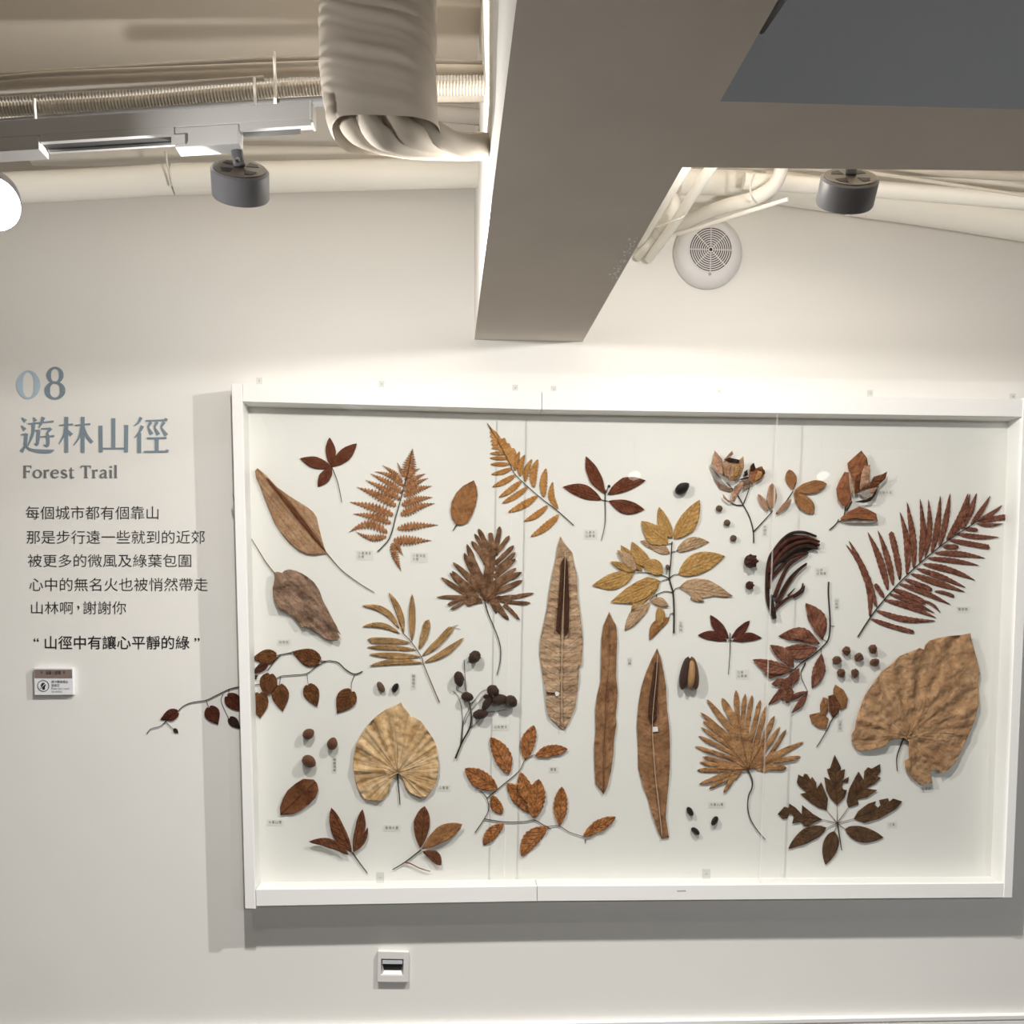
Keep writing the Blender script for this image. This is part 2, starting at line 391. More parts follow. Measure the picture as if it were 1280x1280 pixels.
def leaf(parent, polys, mat, axis=None, lift=2.5, crinkle=1.2, curl=0., fold=0., step=4., freq=.09, name='leaf', yb=YB, aniso=None, radial=None):
    """one thin blade: union of photo outlines laid on the board, crinkled and lifted in millimetres"""
    if isinstance(polys[0][0], (int, float)): polys = [polys]
    SEED[0] += 1; sx = SEED[0] * 7.13
    vs, faces = [], []
    for p in polys:
        p = ccw(list(p)); faces.append(list(range(len(vs), len(vs) + len(p)))); vs += [Vector(q) for q in p]
    nb = len(vs)
    xs = [v.x for v in vs]; ys = [v.y for v in vs]
    x = min(xs) + step / 2; row = 0
    while x < max(xs):
        y = min(ys) + step / 2 + (step / 2 if row % 2 else 0)
        while y < max(ys):
            vs.append(Vector((x, y))); y += step
        x += step; row += 1
    r = delaunay_2d_cdt(vs, [], faces, 0, 1e-4)
    tri = [f for f, o in zip(r[2], r[5]) if len(o)]
    used = sorted({i for f in tri for i in f}); idx = {u: i for i, u in enumerate(used)}
    P = [r[0][u] for u in used]
    if axis is None:
        b = Vector((min(xs), (min(ys) + max(ys)) / 2)); t = Vector((max(xs), b.y))
    else: b, t = Vector(axis[0]), Vector(axis[1])
    d = t - b; Lh = max(d.length, 1e-3); d = d / Lh; q = Vector((-d.y, d.x))
    hw = max(1e-3, max(abs((p - b).dot(q)) for p in P))
    co, uv = [], []
    for p in P:
        u = (p - b).dot(d) / Lh; vv = (p - b).dot(q) / hw
        if aniso: nx, ny = (p - b).dot(d) * aniso[0], (p - b).dot(q) * aniso[1]
        else: nx, ny = p.x, p.y
        h = lift + 1.8 * crinkle * noise.noise(Vector((nx * freq + sx, ny * freq, sx))) + .9 * crinkle * noise.noise(Vector((nx * freq * 2.7, ny * freq * 2.7 + sx, 1.7)))
        h += curl * vv * vv + fold * (1 - abs(vv)) + curl * .5 * max(0., u - .5) ** 2 * 4
        h = max(.9, h + .8 * crinkle)
        if radial:
            e = p - Vector(radial[0]); an = math.atan2(e.dot(q), e.dot(d)); rr = e.length / Lh
            h += radial[1] * min(1, rr * 2) * noise.noise(Vector((an * radial[2], rr * 1.2, 3.3))); h = max(.9, h + radial[1] * .4)
        c = W(p.x, p.y, yb); co.append((c.x, yb - h * MM, c.z)); uv.append((an / 3., rr) if radial else (u, .5 + .5 * vv))
    o = mesh_obj(name, co, [tuple(idx[i] for i in f) for f in tri], mat, parent, uvs=uv, smooth=True)
    bm = bmesh.new(); bm.from_mesh(o.data); bmesh.ops.recalc_face_normals(bm, faces=bm.faces)
    if bm.faces and sum(fc.normal.y for fc in bm.faces) > 0: bmesh.ops.reverse_faces(bm, faces=bm.faces)
    bm.to_mesh(o.data); bm.free()
    so = o.modifiers.new('thickness', 'SOLIDIFY'); so.thickness = .0005; so.offset = -1
    return o
def stem(parent, lines, r, mat, name='stem', lift=1.6, taper=.6, yb=YB, k=5):
    """twig or petiole: one or more pixel polylines, r = radius in pixels"""
    if isinstance(lines[0][0], (int, float)): lines = [lines]
    parts = []
    for ln in lines:
        pts = [W(x, y, yb) for x, y in ln]; pts = [Vector((p.x, yb - lift * MM - r * .0021, p.z)) for p in pts]
        parts.append(tube_vf(spline(pts, k), lambda s: r * .00155 * (1 - (1 - taper) * s), 6))
    if name == 'vein':
        parts = [merge(parts)]
    for v, f in parts: o = fix_normals(mesh_obj(name, v, f, mat, parent, smooth=True))
    return o
def seed(name, c, ln, wd, ang, mat, label, cat, group=None, point=.0, parent=None, depth=None, yb=YB, knob=0., lift=0., facet=False):
    """pip lying on the board: long axis ln px at angle ang (degrees, photo sense), width wd px"""
    s = .00214; a = ln * s / 2; b = wd * s / 2; dp = depth * s / 2 if depth else b * .9
    cc = W(c[0], c[1], yb); cc.y = yb - dp - lift * MM
    ca, sa = math.cos(math.radians(ang)), -math.sin(math.radians(ang)); ax = Vector((ca, 0, sa)); bx = Vector((-sa, 0, ca)); V = []; Fc = []
    nu, nv = (5, 6) if facet else (14, 16)
    for i in range(nu + 1):
        u = -1 + 2 * i / nu; r = math.sqrt(max(0, 1 - u * u)); uu = u
        if u > 0 and point: r *= 1 - point * u * u * .6; uu = u * (1 + point * .25)
        for k in range(nv):
            th = 2 * math.pi * k / nv; rr = r * (1 + knob * noise.noise(Vector((u * 4 + c[0], math.cos(th) * 3, math.sin(th) * 3))))
            V.append(cc + ax * (a * uu) + bx * (b * rr * math.cos(th)) + Vector((0, 1, 0)) * (dp * rr * math.sin(th)))
    for i in range(nu):
        for k in range(nv):
            k2 = (k + 1) % nv; Fc.append((i * nv + k, i * nv + k2, (i + 1) * nv + k2, (i + 1) * nv + k))
    if parent is None:
        o = mesh_obj(name, [v - cc for v in V], Fc, mat, None, smooth=not facet); o.location = cc; fix_normals(o); tag(o, label, cat, group)
    else:
        o = fix_normals(mesh_obj(name, V, Fc, mat, parent, smooth=True))
    return o
def spec_at(name, px, label, cat='pressed leaf', group=None, yb=YB):
    return thing(name, W(px[0], px[1], yb), label, cat, group)

L_red = leafm('leaf_red_brown', (106, 54, 32), (126, 68, 42), (82, 42, 28), veins=9, slant=4, nscale=70, vs=.4, streak=(3, 9, .35))
L_red2 = leafm('leaf_maroon', (94, 44, 32), (112, 56, 42), (70, 34, 26), veins=9, slant=4, vs=.4, streak=(3, 9, .45))
L_choc = leafm('leaf_chocolate', (112, 62, 34), (132, 78, 46), (86, 48, 28), veins=8, slant=4, vs=.45, streak=(6, 6, .45))
L_fern = leafm('fern_copper', (172, 112, 66), (188, 130, 84), (148, 92, 52), nscale=90, streak=(26, 2, .6))
L_gold = leafm('fern_gold', (200, 134, 54), (212, 150, 76), (176, 112, 44), veins=18, slant=3, nscale=80, vs=.25, streak=(24, 2, .35))
L_tan = leafm('leaf_tan', (168, 124, 88), (182, 142, 106), (146, 104, 72), nscale=45, veins=1, slant=0, vs=.3, streak=(1.2, 14, .35))
L_grey = leafm('leaf_grey_brown', (142, 110, 88), (158, 126, 104), (116, 86, 66), nscale=45, bump=.8, streak=(4, 9, .5))
L_oval = leafm('leaf_ochre_brown', (154, 102, 56), (166, 114, 66), (136, 88, 48), nscale=40, veins=7, slant=4, vs=.2, streak=(4, 5, .3))
L_ochre = leafm('leaf_ochre', (188, 138, 66), (200, 154, 84), (164, 116, 54), nscale=50, veins=7, slant=5, vs=.3, streak=(2, 9, .35))
L_pale = leafm('leaf_pale_tan', (188, 150, 112), (200, 164, 126), (168, 130, 92), nscale=50, veins=7, slant=5, vs=.3, streak=(2, 9, .35))
L_lobe = leafm('leaf_lobed_brown', (120, 84, 58), (142, 104, 74), (98, 62, 40), nscale=55, streak=(9, 9, .6))
L_nest = leafm('leaf_bird_nest', (184, 146, 112), (198, 164, 130), (160, 120, 86), nscale=40, veins=26, slant=3.5, vs=.28, streak=(48, 2.2, .4))
L_nest2 = leafm('leaf_long_brown', (142, 98, 62), (164, 118, 78), (116, 76, 46), nscale=26, veins=22, slant=3, vs=.15, streak=(10, 3, .35))
L_spore = leafm('spore_brown', (70, 42, 28), (92, 58, 40), (52, 32, 22), nscale=160, veins=34, slant=3, vs=.6)
L_bamboo = leafm('leaf_bamboo', (184, 140, 86), (196, 154, 100), (160, 114, 64), nscale=60, veins=1, slant=0, vs=.4, streak=(1.5, 9, .45))
L_round = leafm('leaf_round_golden', (210, 164, 104), (226, 190, 142), (190, 138, 74), nscale=22, bump=.7, streak=(26, 1.1, .45))
L_giant = leafm('leaf_giant_brown', (174, 130, 90), (190, 148, 106), (152, 108, 70), nscale=30, bump=1.0, streak=(20, 5.0, .32))
L_orange = leafm('leaf_orange', (176, 104, 46), (192, 122, 60), (140, 76, 32), nscale=60, veins=8, slant=4, vs=.45, streak=(7, 5, .55))
L_finger = leafm('leaf_fingered_tan', (166, 116, 68), (182, 134, 84), (140, 92, 52), nscale=60, streak=(9, 9, .35))
L_palm = leafm('leaf_palmate_dark', (88, 60, 36), (106, 74, 46), (70, 46, 28), nscale=45, veins=9, slant=4, vs=.35, streak=(4, 7, .4))
L_vine = leafm('leaf_vine', (104, 60, 26), (124, 76, 36), (80, 42, 20), nscale=55, veins=7, slant=4, vs=.4, streak=(5, 7, .45))
L_vdark = leafm('leaf_vine_dark', (72, 34, 24), (90, 46, 32), (56, 26, 20), nscale=55, veins=7, slant=4, vs=.35)
L_shrub = leafm('leaf_shrub_red', (134, 78, 58), (150, 94, 70), (106, 60, 42), nscale=55, veins=8, slant=4, vs=.4, streak=(3, 9, .5))
L_frond = leafm('fern_red', (128, 74, 56), (146, 90, 68), (102, 56, 42), nscale=60, veins=14, slant=2, vs=.25, streak=(9, 3, .5))
L_rose = leafm('leaf_dusty_rose', (182, 136, 104), (194, 150, 120), (156, 108, 78), nscale=50, veins=5, slant=4, vs=.2, streak=(2, 7, .45))
L_rust = leafm('leaf_rust', (150, 88, 52), (164, 104, 66), (124, 68, 38), nscale=45, veins=4, slant=4, vs=.25, streak=(2, 7, .4))
L_ash = leafm('leaf_ash_grey', (150, 140, 132), (166, 156, 146), (128, 118, 110), nscale=50)
L_black = leafm('leaf_blackened', (40, 28, 24), (56, 40, 34), (28, 20, 18), nscale=60)
L_antler = leafm('strand_dark_red', (64, 32, 24), (84, 44, 32), (44, 24, 20), nscale=60)
M_twig = plain('twig_dark', srgb(66, 54, 46), .7, var=.2, scale=90)
M_twigb = plain('twig_black', srgb(44, 36, 32), .7, var=.2, scale=90)
M_twigp = plain('twig_pale', srgb(128, 108, 86), .7, var=.15, scale=90)
M_rib = plain('midrib_pale', srgb(190, 166, 142), .6, var=.1, scale=90)
M_blackseed = plain('seed_black', srgb(30, 26, 24), .4, var=.3, scale=120, bump=.3)
M_brownseed = plain('seed_brown', srgb(94, 62, 46), .45, var=.2, scale=110, bump=.3)
M_greyseed = plain('seed_grey', srgb(98, 78, 62), .6, var=.3, scale=150, bump=.4)
M_pod = plain('pod_dark', srgb(60, 44, 38), .6, var=.3, scale=120, bump=.5)
M_pith = plain('pod_pith', srgb(172, 134, 92), .7, var=.2, scale=160, bump=.5)

# ---- four red leaflets, top left
q = crop(300, 530, .140625)
o = spec_at('leaf_sprig', q((818, 385))[0], 'small red brown sprig of four leaflets at the top left of the case', 'leaf sprig')
for t, wd in (((797, 120), 92), ((1040, 175), 112), ((535, 308), 104), ((693, 562), 100)):
    b, tt = q((818, 385), t); leaf(o, lance(b, tt, wd * .1406, .5), L_red, (b, tt), step=3, name='leaflet', curl=.8)
stem(o, q((818, 385), (870, 520), (907, 700)), .9, M_twig)
# ---- folded tan leaf on a long stalk
o = spec_at('folded_leaf', q((775, 1150))[0], 'long tan leaf folded along its midrib on a long thin stalk')
ol = q((160, 395), (240, 460), (330, 560), (440, 640), (600, 740), (650, 780), (685, 830), (700, 900), (725, 1000), (750, 1090), (775, 1150), (740, 1150), (670, 1165), (590, 1155), (520, 1120), (440, 1055), (380, 980), (310, 880), (270, 780), (220, 660), (185, 560), (148, 480), (140, 420))
leaf(o, ol, L_tan, q((775, 1150), (150, 400)), lift=3, crinkle=1.5, fold=3, curl=2)
leaf(o, q((770, 1140), (640, 1000), (500, 830), (380, 670), (290, 560), (230, 480), (260, 490), (340, 580), (470, 720), (600, 890), (720, 1050)), L_choc, q((775, 1150), (230, 480)), lift=9.5, crinkle=.4, step=3, name='fold')
stem(o, [(408, 690.5), (426.6, 712), (449, 728.9), (468, 740.4)], 1.0, M_twigp)
# ---- crinkled grey brown leaf
q = crop(300, 660, .140625)
o = spec_at('crumpled_leaf', q((310, 400))[0], 'crumpled grey brown leaf hanging from a curved stalk at the left')
leaf(o, q((310, 395), (345, 390), (380, 400), (400, 380), (440, 368), (500, 380), (560, 405), (620, 445), (670, 485), (710, 550), (740, 640), (780, 710), (820, 790), (860, 860), (880, 905), (905, 950), (868, 920), (893, 970), (870, 1000), (800, 995), (740, 970), (690, 930), (640, 895), (590, 870), (560, 885), (520, 830), (460, 775), (400, 740), (350, 715), (330, 670), (305, 620), (300, 530), (312, 500), (320, 440)),
     L_grey, q((310, 400), (890, 980)), lift=8, crinkle=6, curl=2, freq=.06, step=2.5)
stem(o, q((312, 405), (230, 300), (150, 170), (100, 92)), 1.0, M_twigp)
# ---- lacy copper fern
q = crop(420, 540, .140625)
o = spec_at('fern_frond', q((370, 1065))[0], 'lacy copper coloured fern frond with finely toothed side fronds', 'fern')
stem(o, q((370, 1065), (460, 970), (500, 880), (530, 760), (570, 620), (605, 480), (640, 360), (675, 170)), 1.0, M_twig)
for b, t, wd, bd in (((600, 400), (545, 270), 28, 0), ((592, 445), (412, 295), 46, .05), ((600, 480), (345, 352), 52, .1), ((590, 540), (305, 370), 66, .03), ((570, 600), (262, 428), 74, .03), ((535, 660), (185, 490), 84, .04), ((510, 740), (122, 622), 80, .03), ((490, 810), (152, 728), 74, .05), ((460, 890), (110, 895), 84, .2), ((450, 930), (175, 885), 60, -.12),
                     ((612, 435), (750, 325), 48, -.12), ((612, 480), (800, 370), 54, -.06), ((605, 530), (822, 410), 58, -.06), ((600, 570), (857, 480), 70, -.05), ((585, 650), (860, 580), 74, -.05), ((575, 740), (880, 635), 80, -.06), ((545, 860), (912, 826), 70, -.02), ((510, 965), (850, 965), 84, 0), ((500, 985), (582, 1240), 62, .04), ((530, 970), (600, 1100), 42, .05)):
    b, t = q(b, t); leaf(o, lance(b, t, wd * .125, .30, bd, teeth=13, ta=.5, p=1.0), L_fern, (b, t), step=3, name='side_frond', crinkle=.8)
b, t = q((635, 410), (682, 148)); leaf(o, lance(b, t, 14.5, .22, 0, teeth=13, ta=.5, p=.9), L_fern, (b, t), step=3, name='frond_tip', crinkle=.8)
# ---- oval leaf
o = spec_at('oval_leaf', q((1070, 830))[0], 'single smooth oval ochre brown leaf near the top')
leaf(o, q((1225, 430), (1250, 490), (1258, 560), (1240, 660), (1210, 740), (1170, 810), (1110, 835), (1065, 825), (1030, 770), (1018, 700), (1030, 620), (1070, 540), (1130, 480)), L_oval, q((1070, 830), (1225, 430)), crinkle=1.5, curl=1)
stem(o, q((1072, 825), (1040, 880)), 1.0, M_twigb)
# ---- golden fern
q = crop(560, 520, .140625)
o = spec_at('fern_frond', q((1115, 972))[0], 'golden orange fern frond slanting down from the top rail', 'fern')
stem(o, q((1115, 972), (985, 855), (800, 710), (600, 525), (550, 430), (460, 260), (350, 70)), .9, M_twig)
leaf(o, q((345, 60), (372, 90), (395, 118), (430, 145), (455, 178), (470, 205), (505, 195), (520, 240), (545, 245), (560, 285), (590, 290), (605, 330), (600, 400), (590, 470), (560, 435), (540, 420), (520, 385), (500, 330), (440, 300), (390, 292), (405, 262), (382, 258), (400, 232), (376, 228), (396, 205), (372, 185), (385, 165), (372, 150), (378, 128), (366, 108)), L_gold, q((570, 440), (345, 60)), name='frond_tip', step=3)
for b, t, wd, bd in (((530, 330), (372, 335), 36, 0), ((540, 378), (370, 375), 36, 0), ((545, 430), (378, 430), 42, 0), ((570, 465), (385, 520), 46, -.04), ((600, 525), (392, 632), 50, -.03), ((650, 580), (452, 725), 54, -.03), ((710, 632), (480, 777), 54, -.03), ((795, 712), (535, 857), 64, -.03), ((885, 797), (675, 938), 54, -.05), ((985, 877), (735, 1075), 66, -.04),
                     ((590, 490), (635, 315), 46, -.03), ((640, 540), (682, 345), 54, -.08), ((685, 585), (745, 385), 54, -.08), ((760, 640), (797, 385), 66, -.08), ((850, 725), (870, 465), 66, -.05), ((975, 830), (930, 585), 54, -.14)):
    b, t = q(b, t); leaf(o, lance(b, t, wd * .1406, .45, bd, teeth=9, ta=.12, p=.6), L_gold, (b, t), step=3, name='side_frond', crinkle=.8)
# ---- four red leaflets, centre
q = crop(690, 550, .140625)
o = spec_at('leaf_sprig', q((437, 895))[0], 'large red brown sprig of four pointed leaflets beside the golden fern', 'leaf sprig')
for b, t, wd, bd in (((470, 485), (300, 145), 112, -.03), ((440, 535), (95, 418), 122, .06), ((490, 487), (830, 360), 122, -.08), ((500, 543), (820, 620), 122, .05)):
    b, t = q(b, t); leaf(o, lance(b, t, wd * .1406, .5, bd), L_red, (b, t), step=3, name='leaflet', curl=.8)
stem(o, [q((474, 440), (470, 540), (470, 740), (437, 895)), q((470, 540), (500, 543)), q((470, 540), (435, 532)), q((480, 470), (500, 415))], .9, M_twig)
seed('bud', q((505, 412))[0], 3.5, 3.5, 0, M_blackseed, '', '', parent=o)
# ---- gold branch
q = crop(720, 610, .15625)
o = spec_at('leafy_branch', q((780, 1160))[0], 'big branch of ochre and pale tan leaves in the middle', 'branch')
stem(o, q((780, 1162), (782, 1000), (774, 840), (745, 725), (757, 580), (766, 430)), 1.5, M_twigb)
stem(o, [q((745, 725), (670, 747)), q((745, 725), (690, 700), (540, 675), (465, 680)), q((745, 725), (780, 695), (818, 690)), q((775, 835), (795, 805), (825, 795)), q((768, 835), (700, 828), (620, 868), (585, 905)), q((775, 1000), (752, 1010), (745, 1040)), q((766, 440), (735, 450)), q((760, 515), (805, 503)), q((720, 690), (728, 640)), q((640, 850), (645, 890))], .8, M_twigb, name='petiole')
seed('bud', q((728, 635))[0], 7, 5, 80, M_greyseed, '', '', parent=o, lift=2)
for b, t, wd, m, bd, lf in (((750, 525), (512, 425), 90, L_pale, .05, 2), ((735, 452), (520, 265), 148, L_ochre, -.05, 4), ((767, 407), (662, 152), 100, L_ochre, -.06, 2.5), ((783, 410), (985, 95), 148, L_ochre, .05, 3.5), ((800, 505), (1062, 432), 104, L_pale, -.1, 2.5), ((815, 692), (1188, 545), 172, L_ochre, -.06, 2.5),
                            ((530, 665), (358, 458), 100, L_ochre, -.05, 2.5), ((478, 662), (325, 498), 84, L_pale, .05, 5), ((470, 668), (270, 590), 66, L_ochre, .0, 4), ((465, 680), (128, 782), 130, L_ochre, -.04, 2), ((600, 640), (443, 430), 112, L_ochre, -.08, 3), ((695, 682), (525, 595), 124, L_ochre, .06, 5),
                            ((650, 800), (440, 988), 96, L_ochre, .1, 2), ((590, 912), (388, 1142), 104, L_pale, .05, 2), ((592, 900), (738, 950), 70, L_pale, -.1, 4), ((664, 945), (648, 1118), 78, L_ochre, -.1, 3), ((746, 1035), (585, 1215), 92, L_oval, .12, 2)):
    b, t = q(b, t); leaf(o, lance(b, t, wd * .15625, .45, bd), m, (b, t), step=3.5, lift=lf, curl=1.2, crinkle=1.5)
leaf(o, q((672, 745), (640, 725), (570, 710), (480, 750), (400, 800), (330, 860), (272, 912), (440, 925), (540, 890), (600, 850), (655, 805)), L_ochre, q((670, 745), (272, 912)), lift=4, curl=1)
leaf(o, q((820, 795), (880, 740), (960, 722), (1060, 735), (1140, 780), (1250, 865), (1190, 878), (1100, 865), (1000, 880), (1026, 913), (960, 908), (910, 890), (920, 860), (870, 825)), L_pale, q((820, 795), (1250, 865)), lift=2.5, curl=1.5, crinkle=2, name='torn_leaf')
# ---- black seed beside it
seed('seed', (850.9, 611.6), 19, 13.5, -35, M_blackseed, 'large single black pointed seed above the ochre branch', 'seed', point=.7)
# ---- three small round nuts, cones
for c, lb in (((898, 636), 'topmost of three tiny round nuts under the dried flower branch'), ((907.8, 653.8), 'middle one of three tiny round nuts under the dried flower branch'), ((915.6, 673), 'lowest of three tiny round nuts under the dried flower branch')):
    seed('nut', c, 8.5, 8, 20, M_greyseed, lb, 'nut', 'tiny round nuts', knob=.1)
def cone(c, d, label):
    o = seed('seed_cone', c, d, d * .95, 90, M_pod, label, 'seed cone', knob=.1)
    base = o.location
    k = 0
    for i in range(3):
        for j in range(5 + i):
            th = 2 * math.pi * (j + .5 * (i % 2)) / (5 + i); rr = d * .00107 * (.25 + .3 * i)
            p = base + Vector((rr * math.cos(th), -d * .00107 * (.92 - .22 * i), rr * math.sin(th)))
            s = seed('scale', (c[0], c[1]), 1, 1, 0, L_antler, '', '', parent=o)
            cc = W(c[0], c[1], YB); me = s.data
            ctr = sum((v.co for v in me.vertices), Vector()) / len(me.vertices)
            for v in me.vertices: v.co = (v.co - ctr) * (d * .21) + (p - base)
cone((936, 701.9), 17, 'larger dark scaly cone left of the antler shaped bundle')
cone((935.6, 731.8), 10.5, 'smaller dark scaly cone below the larger cone')
# ---- dried flower branch
q = crop(860, 550, .140625)
o = spec_at('flower_branch', q((580, 915))[0], 'dried flower branch with two curled blooms and small side leaves', 'branch')
stem(o, [q((580, 915), (575, 800), (540, 680), (485, 575), (430, 480), (340, 380)), q((580, 815), (660, 730), (750, 630)), q((490, 565), (520, 490), (548, 410)), q((880, 530), (930, 455)), q((485, 580), (430, 580), (370, 560)), q((780, 655), (880, 530))], 1.1, M_twigb)
for p, m, lf in ((q((180, 230), (240, 290), (300, 370), (380, 440), (290, 430), (230, 350)), L_ash, 3), (q((220, 345), (300, 400), (400, 440), (370, 465), (280, 440)), L_grey, 4),
                 (q((220, 100), (290, 180), (300, 250), (310, 330), (250, 300), (192, 215), (210, 180)), L_rose, 14), (q((300, 185), (380, 102), (392, 130), (345, 180)), L_rose, 12),
                 (q((290, 220), (350, 180), (420, 200), (473, 155), (480, 250), (440, 340), (400, 372), (350, 372), (308, 320)), L_tan, 17), (q((300, 190), (345, 165), (432, 188), (432, 212), (350, 207)), L_black, 21),
                 (q((380, 550), (370, 480), (400, 420), (470, 370), (482, 400), (430, 490), (400, 550), (350, 562), (300, 520), (293, 485), (340, 535)), L_rose, 12),
                 (q((400, 230), (440, 250), (420, 330), (380, 350)), L_ochre, 24), (q((330, 230), (360, 240), (350, 360), (318, 320)), L_rose, 23)):
    leaf(o, p, m, lift=lf, crinkle=3, step=3, freq=.12, name='petal')
for p, m, lf in ((q((530, 330), (535, 240), (560, 212), (585, 260), (640, 240), (672, 300), (640, 350), (552, 402)), L_rust, 13), (q((533, 290), (540, 235), (565, 212), (580, 262), (560, 280)), L_black, 17), (q((600, 285), (650, 290), (625, 340), (570, 380)), L_ochre, 17), (q((485, 290), (515, 268), (522, 320), (490, 328)), L_black, 12), (q((490, 350), (530, 350), (545, 420), (478, 447)), L_grey, 8), (q((440, 355), (520, 330), (530, 345), (470, 360)), L_black, 9), (q((620, 262), (660, 275), (668, 305), (640, 300)), L_choc, 18)):
    leaf(o, p, m, lift=lf, crinkle=2.5, step=3, freq=.12, name='petal')
for b, t, wd, m, lf in (((728, 625), (735, 388), 88, L_rose, 11), ((705, 640), (613, 483), 52, L_rose, 8), ((775, 665), (908, 528), 46, L_rose, 9), ((928, 445), (888, 266), 98, L_oval, 7), ((935, 458), (1222, 392), 116, L_oval, 7), ((933, 462), (1112, 655), 132, L_oval, 6)):
    b, t = q(b, t); leaf(o, lance(b, t, wd * .1406, .55, 0, p=.65), m, (b, t), step=3, lift=lf, curl=1.5)
# ---- folded leaf cluster at the right
q = crop(980, 550, .140625)
o = spec_at('leaf_cluster', q((400, 800))[0], 'cluster of curled red brown leaves standing off the board at top right', 'branch')
stem(o, [q((400, 800), (460, 745), (480, 705)), q((550, 630), (575, 590), (600, 545)), q((545, 590), (520, 700), (470, 730))], 1.2, M_twigb)
for p, m, lf in ((q((660, 103), (715, 170), (722, 230), (690, 300), (645, 470), (600, 490), (590, 350), (545, 260), (538, 215)), L_rust, 16), (q((660, 300), (690, 240), (737, 230), (728, 400), (640, 450)), L_rose, 19), (q((520, 288), (556, 296), (562, 420), (582, 530), (540, 602), (490, 582), (455, 530), (443, 440), (470, 370)), L_rust, 14),
                 (q((553, 298), (585, 360), (592, 500), (575, 475)), L_pale, 17), (q((888, 288), (872, 350), (800, 420), (700, 440), (633, 466), (690, 410), (730, 400), (770, 335), (850, 310)), L_choc, 20), (q((822, 420), (790, 490), (740, 540), (690, 520), (640, 480), (750, 430)), L_ash, 14),
                 (q((800, 440), (780, 500), (740, 550), (680, 567), (600, 555), (700, 535), (750, 510)), L_black, 17), (q((740, 420), (820, 418), (770, 480), (700, 490)), L_rose, 17), (q((600, 330), (655, 300), (640, 470), (602, 480)), L_choc, 20), (q((480, 700), (540, 645), (640, 597), (720, 620), (792, 660), (810, 730), (780, 712), (600, 705), (490, 722)), L_rust, 14), (q((488, 725), (600, 703), (782, 710), (810, 735), (780, 745), (550, 742)), L_ash, 9)):
    leaf(o, p, m, lift=lf, crinkle=2.5, step=3.5, freq=.07)
# ---- big red fern
q = crop(1040, 600, .1875)
o = spec_at('fern_frond', q((168, 1045))[0], 'large dark red fern frond with long separate leaflets at the right', 'fern')
stem(o, q((168, 1045), (300, 850), (500, 630), (720, 440), (940, 290), (1010, 255)), 1.2, M_twigb)
for b, t, wd, bd, bl in (((250, 917), (88, 428), 58, .12, 0), ((295, 850), (108, 403), 66, .03, 0), ((345, 787), (282, 692), 42, 0, .4), ((370, 737), (232, 345), 66, .04, 0), ((407, 707), (302, 335), 58, .03, 0), ((450, 670), (385, 343), 58, .03, .3), ((495, 632), (448, 212), 62, .06, 0), ((543, 597), (495, 145), 62, .03, 0), ((580, 557), (582, 125), 58, .05, 0), ((615, 520), (638, 130), 54, .05, 0), ((660, 490), (717, 105), 60, .03, 0), ((710, 450), (783, 90), 58, .02, 0), ((760, 402), (902, 88), 62, .06, 0), ((810, 370), (915, 90), 52, .05, 0), ((860, 332), (960, 88), 58, .03, 0), ((920, 297), (1050, 106), 48, .03, 0), ((965, 272), (1132, 168), 44, .05, 0), ((968, 275), (1188, 242), 54, 0, .6), ((960, 292), (1137, 290), 38, .06, 0),
                         ((255, 925), (548, 1015), 46, .02, .5), ((290, 870), (688, 938), 58, .06, 0), ((340, 798), (693, 920), 54, -.03, 0), ((375, 757), (682, 888), 46, -.02, 0), ((400, 728), (622, 822), 58, -.02, .6), ((600, 800), (722, 887), 26, -.08, 0), ((440, 690), (788, 832), 50, -.02, 0), ((480, 660), (665, 735), 50, 0, .6), ((680, 742), (812, 778), 34, -.05, .3), ((520, 625), (882, 747), 60, 0, 0), ((560, 590), (888, 718), 56, -.02, 0), ((600, 560), (952, 670), 60, -.04, 0), ((635, 522), (977, 570), 52, -.02, 0), ((680, 487), (1018, 522), 56, -.03, 0), ((735, 445), (840, 447), 50, 0, .9), ((775, 400), (1048, 450), 50, 0, .2), ((830, 360), (1108, 382), 50, .03, 0), ((880, 325), (968, 335), 40, 0, .6)):
    b, t = q(b, t); leaf(o, lance(b, t, wd * .132, .40, bd, p=.75, blunt=bl, teeth=11, ta=.09), L_frond, (b, t), step=3, name='leaflet', crinkle=1, curl=1)
# ---- bamboo like frond
q = crop(430, 720, .140625)
o = spec_at('palm_frond', q((848, 1120))[0], 'straw coloured frond of narrow bamboo like leaflets', 'leaf sprig')
stem(o, q((848, 1120), (760, 910), (705, 775), (690, 720), (600, 585), (520, 500)), 1.1, M_twigp)
for b, t, wd, bd, bl in (((495, 470), (162, 262), 62, .16, 0), ((500, 512), (165, 448), 52, .12, 0), ((592, 592), (208, 572), 54, .02, .2), ((645, 657), (203, 633), 48, .02, 0), ((687, 717), (222, 695), 52, .0, 0), ((702, 774), (226, 798), 58, .05, 0), ((530, 515), (400, 147), 62, .07, 0), ((605, 582), (607, 158), 60, 0, 0), ((668, 655), (748, 383), 66, .03, .8), ((692, 715), (970, 445), 62, .03, .4), ((712, 770), (1065, 548), 64, .05, 0)):
    b, t = q(b, t); leaf(o, lance(b, t, wd * .1406, .5, bd, p=.65, blunt=bl), L_bamboo, (b, t), step=3.5, name='leaflet', curl=1.5, crinkle=1)
stem(o, [q((965, 450), (1018, 435)), q((965, 455), (1035, 472))], .5, M_twigp, name='tip_thread')
